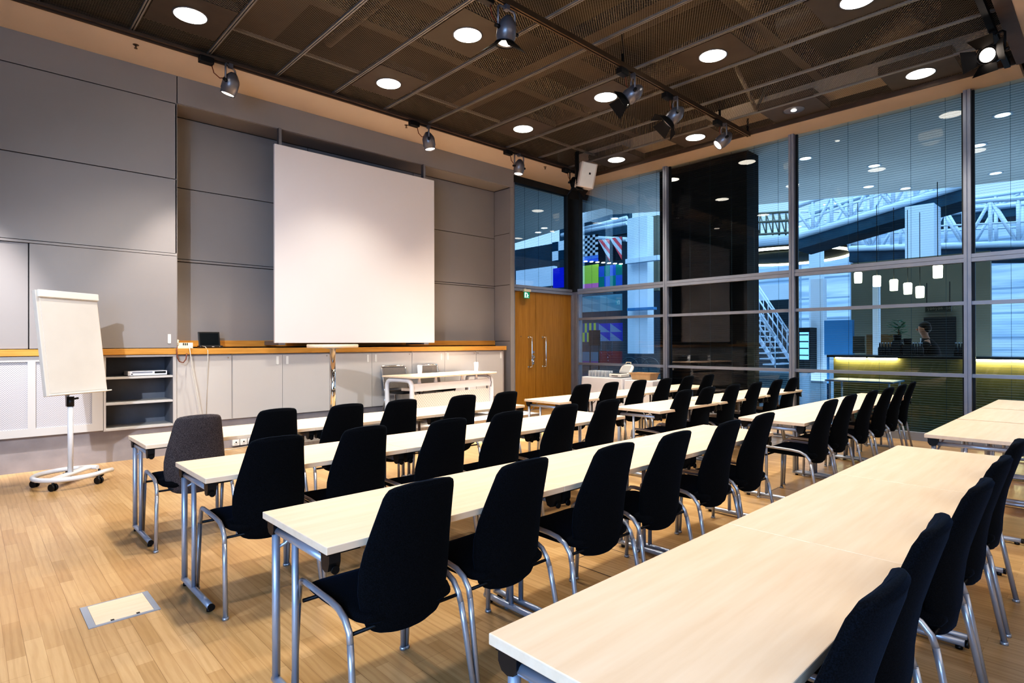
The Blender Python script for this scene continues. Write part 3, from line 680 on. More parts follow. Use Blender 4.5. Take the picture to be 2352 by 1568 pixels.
for x in (.14, DW - .14): obj('panel_hook', MB().bb(x - .01, x + .01, .098, .115, .45, .51), 'lamp_grey', t)
obj('cable', MB().tube([(DW - .16, .09, .68), (DW - .1, .07, .66), (DW - .08, .06, .56), (DW - .09, .06, .48)], .005, 6), 'black_plastic', t)
DM = Matrix.Translation((4.90, 7.34, .2)) @ Matrix.Rotation(math.radians(7.5), 4, 'Z')
def ondesk(x, y): p = DM @ Vector((x, y, DH)); return (p.x, p.y, p.z + .0005)
def tumbler_proto(lab, loc, r=.034, h=.115, group=None, inv=False):
    t = thing('drinking_glass', lab, 'glass', loc, 0, group)
    prof = [(0, 0), (r * .82, 0), (r * .85, .004), (r, h), (r * .93, h), (r * .78, .012), (0, .012)]
    if inv: prof = [(a, h - b) for a, b in reversed(prof)]
    obj('tumbler', MB().lathe(prof, n=16), 'tumbler', t); return t
for lab, p, r, h in (('clear drinking glass at left on the lecture desk', (.58, .50), .04, .15), ('tall clear glass at the right end of the lecture desk', (1.72, .30), .036, .17)):
    tumbler_proto(lab, ondesk(*p), r, h)
o = obj('paper_sheet', MB().box((0, 0, .0005), (.297, .21, .001)), 'white_plastic', None, ondesk(1.05, .42)); o.rotation_euler = (0, 0, .2); tag(o, 'white sheet of paper lying on the lecture desk', 'paper')
def mesh_chair(lab, loc, rz):
    t = thing('mesh_chair', lab, 'chair', loc, rz, 'mesh chairs behind the lecture desk')
    # faces -y (audience): back toward +y in local frame
    bk = MB(); n = 8
    P = lambda i, j: (-.22 + .44 * i / n, .20 + .10 * (j / 6) + .03 * (1 - ((i - n / 2) / (n / 2)) ** 2), .50 + .36 * j / 6)
    for i in range(n):
        for j in range(6): bk.quad(P(i, j), P(i + 1, j), P(i + 1, j + 1), P(i, j + 1))
    obj('backrest', bk, 'mesh_chair', t)
    for sx, i0 in ((-.225, 0), (.225, n)): obj('back_frame', MB().tube([(sx, .18, .44)] + [P(i0, j) for j in range(7)], .011, 10), 'chrome', t)
    obj('head_rail', MB().tube([P(i, 6) for i in range(n + 1)], .015, 10), 'chrome', t)
    obj('seat', MB().loft([[(px_, y, .45 + py_) for px_, py_ in sup(w, th)] for y, w, th in ((-.24, .18, .012), (-.2, .22, .022), (0, .235, .024), (.17, .22, .022), (.2, .19, .012))]), 'seat_dark', t)
    for s in (-1, 1):
        obj('leg', MB().tube([(s * .225, .18, .44), (s * .23, .14, .42), (s * .24, .26, .02)], .011, 10), 'chrome', t)
        obj('leg', MB().tube([(s * .225, -.16, .43), (s * .235, -.22, .02)], .011, 10), 'chrome', t)
    return t
mesh_chair('grey mesh chair behind the left half of the lecture desk', (5.22, 8.13, .2), math.radians(-3))
mesh_chair('grey mesh chair behind the middle of the lecture desk', (5.94, 8.12, .2), math.radians(5))

# ================================================================== CATERING CORNER
def cloth_table(lab, tl, x0, x1, y0, y1, h, flare):
    """draped table: cloth falls to the floor on all sides with slight folds"""
    tb = thing('side_table', tl, 'table', ((x0 + x1) / 2, (y0 + y1) / 2, 0))
    cx, cy = (x0 + x1) / 2, (y0 + y1) / 2; a, b = (x1 - x0) / 2, (y1 - y0) / 2
    obj('tabletop', MB().bb(-a + .015, a - .015, -b + .015, b - .015, h - .03, h - .004), 'birch', tb)
    for sx in (-1, 1):
        for sy in (-1, 1): obj('leg', MB().cyl((sx * (a - .06), sy * (b - .06), 0), (sx * (a - .06), sy * (b - .06), h - .03), .015, n=10), 'silver', tb)
    per = []
    N = 34
    def rect(k, grow):
        pts = []
        A, B = a + grow, b + grow
        for i in range(N): pts.append((-A + 2 * A * i / N, -B))
        for i in range(N): pts.append((A, -B + 2 * B * i / N))
        for i in range(N): pts.append((A - 2 * A * i / N, B))
        for i in range(N): pts.append((-A, B - 2 * B * i / N))
        return pts
    rings = []
    for z, g, amp in ((h + .002, -.006, 0), (h, .0, 0), (h - .02, .004, 0), (h - .2, .012, .004), (h - .45, .03 * flare, .012), (.06, .05 * flare, .02)):
        rings.append([(px_ * (1 + amp * math.sin(i * 1.35 + z * 2)), py_ * (1 + amp * math.cos(i * 1.1)), z) for i, (px_, py_) in enumerate(rect(0, g))])
    o = obj('tablecloth', MB().loft(list(reversed(rings)), True, False), 'cloth', None, (cx, cy, 0))
    bm = bmesh.new(); bm.from_mesh(o.data); bm.faces.new([v for v in bm.verts if abs(v.co.z - h - .002) < 1e-4][:4 * N]); bm.to_mesh(o.data); bm.free()
    tag(o, lab, 'tablecloth'); return h + .003
H1 = cloth_table('white cloth on the table with glasses by the corner glazing', 'cloth-covered side table carrying glasses and open grill by the glazing', 9.30, 9.93, 6.72, 7.72, .745, 1.3)
H2 = cloth_table('white cloth on the lower table under the tan bread box', 'cloth-covered side table under the tan bread box', 9.34, 9.93, 6.06, 6.68, .72, 1.6)
gl = None
for k in range(18):
    r_, c_ = divmod(k, 6); loc = (9.40 + r_ * .085, 7.18 + c_ * .082, H1)
    lab = 'upturned clear glass on the white cloth table in the corner'
    if gl is None: gl = tumbler_proto(lab, loc, .037, .125, 'upturned glasses on the corner table', True)
    else: dup(gl, loc, 0, lab)
t = thing('sandwich_grill', 'white sandwich grill with raised lid on the corner table', 'grill', (9.50, 6.93, H1), math.radians(-90))
obj('base', MB().box((0, 0, .045), (.30, .30, .07), None, .02), 'white_plastic', t)
ry = Matrix.Rotation(math.radians(-38), 3, 'X')
def gp(x, y, z): return (ry @ Vector((x, y, z))) + Vector((0, .11, .10))
lid = obj('lid', MB().loft([[gp(px_, .09 + py_ * .0 + dz, py_ + .12) for px_, py_ in sup(w, w * .86, 28, 2.6)] for w, dz in ((.13, -.035), (.155, -.02), (.158, .0), (.14, .02))]), 'white_plastic', t)
obj('handle', MB().tube([gp(-.06, .06, .25), gp(-.05, .05, .285), gp(.05, .05, .285), gp(.06, .06, .25)], .012, 8), 'cream_plastic', lid)
obj('plate', MB().box(gp(0, .05, .12), (.2, .008, .16), ry, .003), 'shelf_white', lid)
obj('lower_plate', MB().box((0, 0, .083), (.22, .22, .012), None, .003), 'black_plastic', t); obj('slot', MB().box((.0, -.151, .04), (.15, .004, .014)), 'black_plastic', t)
t = thing('bread_box', 'tan open wooden bread box at the right of the corner table', 'box', (9.62, 6.42, H2 + .0))
a = [(-.12, -.20, 0), (.12, -.20, 0), (.12, .20, 0), (-.12, .20, 0)]; b = [(-.155, -.235, .13), (.155, -.235, .13), (.155, .235, .13), (-.155, .235, .13)]; c_ = [(-.14, -.22, .13), (.14, -.22, .13), (.14, .22, .13), (-.14, .22, .13)]; e_ = [(-.105, -.185, .012), (.105, -.185, .012), (.105, .185, .012), (-.105, .185, .012)]
obj('tray', MB().loft([a, b, c_, e_], False), 'wood_tray', t); obj('rim', MB().bb(-.165, .165, -.245, -.225, .12, .135).bb(-.165, .165, .225, .245, .12, .135).bb(-.165, -.145, -.225, .225, .12, .135).bb(.145, .165, -.225, .225, .12, .135), 'wood_tray', t)

# floor socket lid
t = thing('floor_box', 'birch-topped floor socket lid with grey metal frame in the parquet', 'floor box', (.618, 3.766, 0))
obj('frame', MB().bb(-.16, -.128, -.158, .158, 0, .004).bb(.132, .16, -.158, .158, 0, .004).bb(-.128, .132, -.158, -.138, 0, .004).bb(-.128, .132, .15, .158, 0, .004), 'silver', t)
obj('lid', MB().bb(-.127, .131, -.137, .149, 0, .0035), 'birch', t)
for x in (-.055, .06): obj('finger_notch', MB().bb(x - .008, x + .008, -.138, -.118, .0, .0042), 'black_plastic', t)

for (u, v), lab in (((1402, 1290), 'flush parquet floor hatch with dark outline under the third row'), ((1815, 1136), 'flush parquet floor hatch with dark outline in the aisle between the blocks')):
    p = on_z(u, v, 0); t = thing('floor_hatch', lab, 'floor hatch', (p.x, p.y, 0))
    obj('frame', MB().bb(-.20, .20, -.19, -.183, 0, .0015).bb(-.20, .20, .183, .19, 0, .0015).bb(-.20, -.193, -.183, .183, 0, .0015).bb(.193, .20, -.183, .183, 0, .0015), 'edge_trim', t)
    obj('lid', MB().bb(-.193, .193, -.183, .183, 0, .001), 'floor', t)

# ================================================================== CEILING EQUIPMENT
LIGHTS = []
def lamp(kind, name, loc, target, power, color, size=.1, angle=60, blend=.6):
    ld = bpy.data.lights.new(name, kind); ld.energy = power; ld.color = color
    if kind == 'SPOT': ld.spot_size = math.radians(angle); ld.spot_blend = blend; ld.shadow_soft_size = size
    elif kind == 'AREA': ld.shape = 'RECTANGLE'; ld.size, ld.size_y = size
    else: ld.shadow_soft_size = size
    o = bpy.data.objects.new(name, ld); C.objects.link(o); o.location = loc
    o.rotation_euler = (Vector(target) - Vector(loc)).to_track_quat('-Z', 'Y').to_euler(); LIGHTS.append(o); return o
WARM = (1, .80, .58)
dl = None; DPOW = 230
for xc, ys in ((1.78, (6.93, 5.17, 3.49)), (4.22, (6.9, 5.19, 3.49)), (6.74, (6.84, 5.14, 3.49, 1.89)), (9.2, (6.76, 5.09, 3.46, 1.84))):
    for y in ys + ((1.87,) if xc < 6 else ()):
        vis = not (xc < 5 and y < 5.1) and not (xc < 2 and y < 6)
        if (xc, y) == (9.2, 3.46): continue
        lamp('SPOT', 'downlight_lamp', (xc, y, 4.93), (xc, y, 0), DPOW if y > 2.5 or xc > 6 else 150, (1, .88, .72), .14, 98, .7)
        if not vis: continue
        col = {1.78: 'leftmost column', 4.22: 'second column', 6.74: 'third column', 9.2: 'column beside the glass wall'}[xc]
        rown = 'nearest the front wall' if y > 6 else 'second from the front wall' if y > 4.5 else 'third from the front wall' if y > 3 else 'nearest the camera'
        lab = 'round glowing ceiling downlight, %s, %s' % (col, rown)
        if dl is None:
            dl = thing('downlight', lab, 'ceiling light', (xc, y, ZM), 0, 'downlights in the mesh ceiling')
            obj('plate', MB().bb(-.36, .36, -.40, .40, -.006, .10), 'grid', dl); dl.children[0].data.materials[0] = plain('downlight_plate', (.10, .085, .07), .5, .3, .4)
            obj('ring', MB().lathe([(.162, -.012), (.172, -.012), (.172, -.004), (.162, -.004)], n=40), 'lamp_grey', dl)
            obj('lens', MB().lathe([(0, -.018), (.15, -.016), (.163, -.010), (.163, -.006), (0, -.006)], n=40), 'down', dl)
        else: dup(dl, (xc, y, ZM), 0, lab)
t = thing('recessed_spotlight', 'dim recessed ceiling spotlight with small bulb beside the glass wall', 'ceiling light', (9.22, 3.46, ZM))
obj('plate', MB().bb(-.36, .36, -.40, .40, -.006, .10), 'downlight_plate' if 'downlight_plate' in MAT else bpy.data.materials['downlight_plate'], t)
obj('ring', MB().lathe([(.12, -.012), (.15, -.012), (.15, -.004), (.12, -.004)], n=36), 'lamp_grey', t); obj('bulb', MB().sphere((0, 0, -.012), .04, (1, 1, .4)), 'down', t)
t = thing('lighting_track', 'dark lighting track crossing the middle of the mesh ceiling', 'lighting track', (0, 4.24, 4.86)); 
obj('rail', MB().bb(-1.0, 9.40, -.028, -.008, -.03, .03).bb(-1.0, 9.40, .008, .028, -.03, .03).bb(-1, 9.4, -.02, .02, .0, .02), 'copper', t)
for x in (.9, 3.4, 5.9, 8.4, 9.36): obj('hanger', MB().bb(x - .012, x + .012, -.012, .012, .02, .40), 'black_metal', t)
t = thing('lighting_track', 'dark lighting track along the ceiling edge above the front wall', 'lighting track', (0, 7.66, 4.945)); obj('rail', MB().bb(-1.1, 9.58, -.018, .018, -.008, .018), 'edge_trim', t)
t = thing('lighting_track', 'dark lighting track at the near edge of the ceiling, top right', 'lighting track', (0, 1.0, 4.93)); obj('rail', MB().bb(-1.1, 9.58, -.03, .03, -.03, .03), 'black_metal', t)

def spotlight(lab, base, target, box_dx=-.28, yokew=.115, scale=1.0, barn=None, dark=False, glow=True, box=True, yaxis=None):
    """theatre-style track spotlight: adapter box, yoke, cylindrical head"""
    t = thing('track_spotlight', lab, 'spotlight', base, 0, 'track spotlights')
    body = 'black_metal' if dark else 'lamp_grey'
    if box:
        obj('adapter_box', MB().box((box_dx, 0, -.045), (.16, .085, .07), None, .006), 'black_plastic', t)
        obj('cable', MB().tube([(box_dx + .06, 0, -.07), (box_dx + .09, .01, -.16), (box_dx + .16, .02, -.2), (-.03, .02, -.17)], .006, 6), 'brass', t)
    hc = Vector((0, 0, -.245)) * scale
    dirv = (Vector(target) - (Vector(base) + hc)).normalized()
    side = dirv.cross(Vector((0, 0, 1))).normalized()
    if abs(dirv.z) > .99: side = Vector((1, 0, 0))
    obj('yoke', MB().tube([hc + side * yokew, side * yokew + Vector((0, 0, -.05)), side * (yokew - .02) + Vector((0, 0, -.03)), -side * (yokew - .02) + Vector((0, 0, -.03)), -side * yokew + Vector((0, 0, -.05)), hc - side * yokew], .012, 8).box((0, 0, -.02), (.05, .05, .05)), body, t)
    hd = obj('head', MB().lathe([(0, -.14), (.035, -.14), (.06, -.11), (.09, -.06), (.098, -.03), (.098, .075), (.088, .08), (.088, .135), (.08, .135), (.075, .12), (0, .12)], hc, 24, dirv), body, t)
    for sg in (1, -1): obj('knob', MB().cyl(hc + side * sg * (yokew - .01), hc + side * sg * (yokew + .035), .02, n=12), 'black_plastic', t)
    if glow: obj('lens', MB().lathe([(0, .119), (.074, .121), (.074, .126), (0, .128)], hc, 20, dirv), 'spot_glow', t)
    if barn:
        up = side.cross(dirv).normalized(); f0 = hc + dirv * .14
        bdm = MB()
        for axis, oth, on in ((side, up, 'l' in barn), (-side, up, 'r' in barn), (up, side, 'u' in barn), (-up, side, 'd' in barn)):
            if not on: continue
            L = barn.get('len', .14) if isinstance(barn, dict) else .14
            p = [f0 + axis * .09 - oth * .08, f0 + axis * .09 + oth * .08, f0 + axis * (.09 + L * .75) + oth * .12 + dirv * L * .75, f0 + axis * (.09 + L * .75) - oth * .12 + dirv * L * .75]
            bdm.prism(p, dirv * .004)
        bdm.tube([f0 + (side * math.cos(a_ * PI / 12) + up * math.sin(a_ * PI / 12)) * .10 for a_ in range(24)], .008, 6, True)
        obj('barn_door', bdm, 'black_metal', t)
    return t, Vector(base) + hc + dirv * .16, dirv
SPOTS = []
SPOTS.append(spotlight('grey track spotlight above the left edge of the projection screen', (2.42, 7.66, 4.93), (1.7, 8.4, 1.2)))
SPOTS.append(spotlight('grey track spotlight above the right edge of the projection screen', (5.42, 7.66, 4.93), (5.95, 7.3, .7)))
SPOTS.append(spotlight('grey track spotlight above the wall pilaster left of the doors', (7.44, 7.66, 4.93), (6.95, 7.72, .8)))
SPOTS.append(spotlight('black track spotlight with barn doors half hidden behind the ceiling loudspeaker', (9.02, 7.66, 4.93), (8.2, 5.5, .5), dark=True, barn='lrud', glow=False))
t1 = spotlight('grey track spotlight with barn doors at the top centre of the photo', (3.95, 4.24, 4.82), (3.5, 4.6, .3), barn='rd')
t2 = spotlight('grey tilted spotlight with flat black shutter on the middle track', (6.12, 4.24, 4.82), (3.2, 7.0, 1.6), barn='lr', box_dx=-.22)
t3 = spotlight('grey spotlight with big black barn doors on the middle track', (7.12, 4.24, 4.82), (4.3, 6.9, .8), barn='lrud', box_dx=-.2)
t4 = spotlight('grey tilted spotlight nearest the glass wall on the middle track', (8.53, 4.24, 4.82), (5.7, 6.9, 1.2), box_dx=-.2)
t5 = spotlight('black spotlight with open barn doors at the top right corner', (8.35, 1.0, 4.90), (6.1, 1.6, 3.9), barn='lrud', dark=True, box=False)

# loudspeaker on a black pole
t = thing('loudspeaker', 'white box loudspeaker hanging on a black pole at the ceiling corner', 'loudspeaker', (8.456, 6.92, 4.58), math.radians(-32))
obj('pole', MB().bb(-.20, -.14, -.03, .03, -.05, .44), 'black_metal', t)
rz_ = Matrix.Rotation(math.radians(9), 3, 'Y') @ Matrix.Rotation(math.radians(8), 3, 'X')
cb = obj('cabinet', MB().box((.0, -.02, -.02), (.31, .24, .46), rz_, .015), 'white_plastic', t); obj('grille', MB().box(rz_ @ Vector((0.0, -.123, 0)) + Vector((0, -.02, -.02)), (.25, .01, .43), rz_, .004), 'white_plastic', cb); cb.data.materials[0] = plain('speaker_shell', (.62, .56, .52), .5)
obj('badge', MB().box(rz_ @ Vector((.03, -.131, .03)) + Vector((0, -.02, -.02)), (.035, .006, .035), rz_), 'mullion_dark', cb)
obj('bracket', MB().tube([(-.17, 0, -.02), (-.17, 0, -.26), (-.05, 0, -.28)], .02, 8).box((-.12, .0, -.2), (.12, .1, .1)), 'black_metal', t)
for i, (x, y) in enumerate(((1.461, 7.93), (5.155, 7.9), (8.394, 7.9))):
    t = thing('sprinkler', 'small metal sprinkler head on the beige soffit, %s from the left' % ORD[i], 'sprinkler', (x, y, ZC + .002), 0, 'sprinklers on the soffit')
    obj('rose', MB().lathe([(0, -.004), (.03, -.004), (.035, 0), (0, 0)], n=16), 'copper', t); obj('nozzle', MB().cyl((0, 0, -.04), (0, 0, 0), .009, n=10).lathe([(0, -.046), (.018, -.046), (.018, -.042), (0, -.042)], n=12), 'copper', t)

# ================================================================== ATRIUM BEYOND THE GLASS
struct('floor_atrium', MB().bb(10.3, 60, -30, 60, -.14, -.02).bb(-5, 10.3, 9.3, 60, -.14, -.02), 'atrium_floor')
poly = [(8.1, 9.1), (8.1, 20), (14.3, 15.0), (13.05, 9.8), (14.75, 6.9), (16.6, 2.6), (18.4, -4), (10.3, -4), (10.3, 9.1)]
struct('ceiling_atrium', MB().prism([(x, y, 5.0) for x, y in poly], (0, 0, .25)), 'atrium_slab')
struct('wall_atrium', MB().bb(10.5, 11.0, 4.78, 6.62, -.02, 5.0), 'atrium_dark')
struct('wall_atrium_side', MB().bb(8.1, 8.72, 9.4, 9.6, -.02, 4.55), 'atrium_teal')
AL = [(1850, 363), (2008, 380), (2080, 432), (1995, 428), (2303, 263), (2248, 333), (2287, 397), (1250, 523), (1236, 533), (1412, 501)]  # some stand in for room downlights mirrored in the glass
al = None
for i, (u, v) in enumerate(AL):
    p = on_z(u, v, 5.0)
    lab = 'small round white downlight in the atrium soffit, %s from the left' % ['first', 'second', 'third', 'fourth', 'fifth', 'sixth', 'seventh', 'eighth', 'ninth', 'tenth'][sorted(AL).index((u, v))]
    if al is None:
        al = thing('atrium_downlight', lab, 'ceiling light', (p.x, p.y, 5.0), 0, 'downlights in the atrium soffit')
        obj('ring', MB().lathe([(.10, -.01), (.13, -.01), (.13, 0), (.10, 0)], n=24), 'atrium_white', al); obj('lens', MB().lathe([(0, -.012), (.10, -.01), (.10, 0), (0, 0)], n=24), 'atrium_lamp', al)
    else: dup(al, (p.x, p.y, 5.0), 0, lab)

def slab_x(u0, u1, v0, v1, X, th):
    um, vm = (u0 + u1) / 2, (v0 + v1) / 2
    ya, yb = on_x(u0, vm, X).y, on_x(u1, vm, X).y; za, zb = on_x(um, v0, X).z, on_x(um, v1, X).z
    return (X, (ya + yb) / 2, zb), abs(ya - yb), za - zb
def panel(nm, label, cat, u0, u1, v0, v1, X, mat, th=.06, group=None):
    loc, w, h = slab_x(u0, u1, v0, v1, X, th); mb = MB().bb(0, th, -w / 2, w / 2, 0, h, .004)
    if nm in ('blue_panel', 'black_board', 'gallery_parapet', 'gallery_edge'):
        for q in (-.4, .4): mb.cyl((th / 2, q * w, -loc[2] - .02), (th / 2, q * w, .02), .03, n=8)
    o = obj(nm, mb, mat, None, loc); return tag(o, label, cat, group)
XB_ = 23.0
W_, K_ = (.62, .70, .80), (.006, .012, .02)
def ban(label, u0, u1, v0, v1, fn, nm='hanging_banner'):
    panel(nm, label, 'banner', u0, u1, v0, v1, XB_, pattern(label, fn), .05, 'fabric banners hanging in the atrium')
ban('black and white chequered banner with small squares beside the corner post', 1326, 1373, 541, 588, checks(8, 8, W_, K_))
ban('blue banner strip directly under the small-squared chequered banner', 1326, 1375, 588, 602, two(.5, (.05, .12, .6), (.12, .25, .7)))
ban('black banner with red and white striped triangles', 1374, 1428, 547, 600, stripes_tri((.75, .12, .14), W_, K_))
ban('yellow green banner with pink lower hem above the transom', 1328, 1374, 609, 662, two(.2, (.75, .22, .5), (.50, .72, .10)))
ban('blue and green chequered banner right of the yellow banner', 1375, 1428, 609, 658, checks(4, 2, (.05, .13, .55), (.0, .22, .20)))
ban('plain deep blue banner above the right door leaf', 1270, 1312, 614, 660, two(.02, (.0, .02, .5), (.0, .02, .55)))
ban('black and white banner with large squares above the doors', 1268, 1312, 553, 596, checks(3, 2, W_, (.0, .04, .07)))
ban('pale teal banner with triangles just below the transom', 1332, 1428, 678, 715, tris((.10, .26, .34), (.17, .33, .40)))
ban('yellow and blue striped banner at lower left', 1333, 1374, 742, 785, stripes(8, (.42, .50, .08), (.01, .08, .28)))
ban('blue banner with pale triangles at lower right', 1375, 1429, 742, 783, tris((.01, .04, .40), (.12, .24, .42)))
panel('black_board', 'square black board in front of the yellow striped banner', 'board', 1352, 1377, 758, 793, 21.5, 'atrium_dark')
ban('dull red banner low behind the white cloth table', 1376, 1428, 806, 836, two(.02, (.16, .02, .03), (.17, .025, .04)))
ban('grey blue banner with purple hem behind the upturned glasses', 1332, 1374, 808, 838, two(.3, (.17, .06, .28), (.08, .18, .27)))
def big(nm, label, cat, u0, u1, v0, v1, X, mat, th=.5): return panel(nm, label, cat, u0, u1, v0, v1, X, mat, th)
big('atrium_column', 'white square column standing in the atrium behind the banners', 'column', 1441, 1487, 498, 812, 22, 'atrium_white')
big('column_ledge', 'white ledge band crossing the white column in the atrium', 'ledge', 1436, 1512, 590, 601, 21.6, 'atrium_white', .3)
big('column_ledge', 'pale blue ledge band low on the white column in the atrium', 'ledge', 1440, 1500, 706, 712, 21.6, 'atrium_blue', .3)
big('tan_wall', 'tan lit wall strip right of the white atrium column', 'wall', 1484, 1512, 496, 668, 24, 'cafe_wall', .3)
big('gallery_parapet', 'white gallery parapet seen above the left door leaf', 'parapet', 1185, 1272, 616, 660, 25, 'atrium_white', .3)
big('gallery_wall', 'dark gallery hall behind the chequered banners', 'wall', 1150, 1520, 548, 900, 30, 'atrium_teal', .3)
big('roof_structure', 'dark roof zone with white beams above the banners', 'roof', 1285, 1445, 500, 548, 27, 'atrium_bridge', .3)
for k, (a, b) in enumerate((((1290, 540), (1440, 512)), ((1330, 528), (1440, 500)), ((1335, 545), (1440, 550)))):
    p, q = on_x(*a, 25.5), on_x(*b, 25.5); o = obj('roof_beam', MB().cyl((0, 0, 0), q - p, .12, n=8), 'atrium_white', None, p); tag(o, ['long white roof beam reaching down to the corner post', 'upper white roof beam under the atrium soffit', 'lower white roof beam just above the banners'][k], 'beam', 'white roof beams in the atrium')
strip = None
for k in range(7):
    p = on_x(1345 + k * 13.5, 600 + k * 1.0, 22.965)
    lab = 'small warm strip lamp in the row between upper and lower banners'
    if strip is None:
        strip = thing('strip_lamp', lab, 'lamp', p, 0, 'strip lamps between the banners'); obj('diffuser', MB().bb(-.03, .03, -.09, .09, -.02, .02), 'ring', strip)
    else: dup(strip, p, 0, lab)
t = thing('bicycle_rack', 'dark round wheel frames stacked low behind the column', 'rack', on_x(1470, 826, 20)); t.location.z = .35
for k in range(3): obj('wheel', MB().tube([(0, k * .5 - .5 + .42 * math.cos(a * PI / 12), .05 + .42 * math.sin(a * PI / 12)) for a in range(24)], .025, 6, True), 'atrium_teal', t)
# bright far side
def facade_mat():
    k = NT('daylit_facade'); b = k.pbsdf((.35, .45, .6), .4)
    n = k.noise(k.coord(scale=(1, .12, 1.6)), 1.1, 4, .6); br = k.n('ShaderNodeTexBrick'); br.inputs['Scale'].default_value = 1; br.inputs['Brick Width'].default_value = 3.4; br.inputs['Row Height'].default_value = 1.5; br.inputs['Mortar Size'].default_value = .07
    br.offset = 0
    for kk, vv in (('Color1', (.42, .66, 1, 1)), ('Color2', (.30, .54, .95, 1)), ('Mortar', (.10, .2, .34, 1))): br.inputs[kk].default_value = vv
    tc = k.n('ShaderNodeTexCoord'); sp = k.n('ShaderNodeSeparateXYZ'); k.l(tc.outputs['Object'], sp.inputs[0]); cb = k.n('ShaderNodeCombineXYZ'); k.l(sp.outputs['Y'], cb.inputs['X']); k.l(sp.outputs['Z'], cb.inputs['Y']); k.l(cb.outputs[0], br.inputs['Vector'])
    col = k.mix(1.0, br.outputs['Color'], k.ramp(n, [(.35, (.28, .36, .42)), (.6, (1, 1, 1))]), 'MULTIPLY'); k.l(col, b.inputs['Emission Color']); b.inputs['Emission Strength'].default_value = .55  # bands imitate blind reflections, emission carries the daylight
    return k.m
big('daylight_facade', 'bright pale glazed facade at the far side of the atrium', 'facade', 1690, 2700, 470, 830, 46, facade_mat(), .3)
# stair
t = thing('staircase', 'white steel staircase rising left behind the dark wall', 'staircase', on_x(1770, 838, 22)); O = Vector(t.location)
p0, p1 = on_x(1768, 838, 22) - O, on_x(1692, 700, 22) - O
for k in range(12):
    q = p0.lerp(p1, k / 11) ; obj('tread', MB().bb(-.2, 1.6, q.y - .18, q.y + .18, q.z, q.z + .05), 'atrium_white', t)
for dx in (0, 1.6): obj('stringer', MB().prism([(dx, p0.y - .2, p0.z - .1), (dx, p1.y, p1.z - .1), (dx, p1.y, p1.z + .15), (dx, p0.y - .2, p0.z + .15)], (.06, 0, 0)), 'atrium_white', t)
for dx in (0, 1.6):
    rl = MB()
    for hgt in (.55, .95, 1.1): rl.cyl(p0 + Vector((dx, -.2, hgt)), p1 + Vector((dx, 0, hgt)), .03, n=8)
    for k in range(9):
        q = p0.lerp(p1, k / 8) + Vector((dx, -.2 + .2 * k / 8, 0)); rl.cyl(q, q + Vector((0, 0, 1.1)), .02, n=6)
    obj('railing', rl, 'atrium_white', t)
big('stair_back_wall', 'dark banded wall behind the white staircase', 'wall', 1690, 1830, 690, 846, 30, 'atrium_teal', .3)
big('gallery_edge', 'pale blue gallery slab edge above the staircase', 'slab', 1690, 1822, 655, 690, 28, 'atrium_white', .5)
# ring balcony
def ell(cx, cy, rx, ry, X, n=40, a0=0, a1=360):
    out = []
    c = on_x(cx, cy, X); ky = abs(on_x(cx - rx, cy, X).y - on_x(cx + rx, cy, X).y) / 2; kz = abs(on_x(cx, cy - ry, X).z - on_x(cx, cy + ry, X).z) / 2
    return c, ky, kz
c, ky, kz = ell(1795, 588, 160, 26, 31)
t = thing('ring_balcony', 'round white gallery with a ring of lamps above the staircase', 'balcony', c)
def circ(r, z): return [(r * math.cos(a * PI / 32), r * math.sin(a * PI / 32), z) for a in range(64)]
obj('soffit', MB().loft([circ(.3, .0), circ(ky * .97, .0), circ(ky * 1.0, .04)], True, False), 'slab', t)
obj('fascia', MB().loft([circ(ky * 1.0, .04), circ(ky * 1.03, .08), circ(ky * 1.03, .75), circ(ky * .98, .8)], True, False), 'atrium_white', t)
obj('handrail', MB().tube(circ(ky * 1.03, 1.5), .05, 8, True).tube(circ(ky * 1.03, 1.1), .03, 6, True), 'atrium_white', t)
obj('lamp_ring', MB().tube(circ(ky * .9, -.04), .075, 8, True), 'ring', t)
obj('ceiling_disc', MB().loft([circ(ky * .52, -.10), circ(ky * .55, -.06), circ(ky * .55, .0)]), 'cafe_wall', t)
# foot bridges with truss railings
def bridge(nm, label, a, b, X, depth_z, hgt, n, Xw=2.2):
    p, q = on_x(*a, X), on_x(*b, X); t = thing(nm, label, 'bridge', p); d = q - p
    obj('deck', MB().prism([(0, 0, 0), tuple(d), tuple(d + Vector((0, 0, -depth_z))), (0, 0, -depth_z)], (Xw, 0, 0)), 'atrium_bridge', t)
    for dx in (0, Xw):
        tr = MB(); up = Vector((0, 0, hgt)); o_ = Vector((dx, 0, 0))
        tr.cyl(o_ + up, o_ + d + up, .075, n=8).cyl(o_ + Vector((0, 0, .05)), o_ + d + Vector((0, 0, .05)), .11, n=8).cyl(o_ + up * .5, o_ + d + up * .5, .03, n=6)
        for k in range(n):
            A, B = o_ + d * (k / n), o_ + d * ((k + 1) / n); tr.cyl(A, A + up, .06, n=6)
            tr.cyl(*((A, B + up) if k % 2 else (A + up, B)), .05, n=6)
        obj('truss', tr, 'atrium_white', t)
    return t
bridge('foot_bridge', 'inclined white foot bridge with dark underside rising to the right', (1826, 548), (2214, 428), 21, .4, 1.1, 8, 1.5)
bridge('foot_bridge', 'level white truss bridge behind the pale column', (1950, 574), (2480, 560), 24.5, .45, 1.5, 9, 1.2)
bridge('foot_bridge', 'upper white bridge edge at the far right of the glazing', (2120, 500), (2480, 455), 27.5, .35, .5, 6, 1.2)
big('atrium_column', 'tall pale blue column standing under the foot bridges', 'column', 2079, 2146, 470, 860, 20, 'atrium_white', .9)
big('scaffold_panel', 'pale column left of the inclined foot bridge', 'column', 1858, 1886, 470, 860, 27, 'atrium_white', .4)
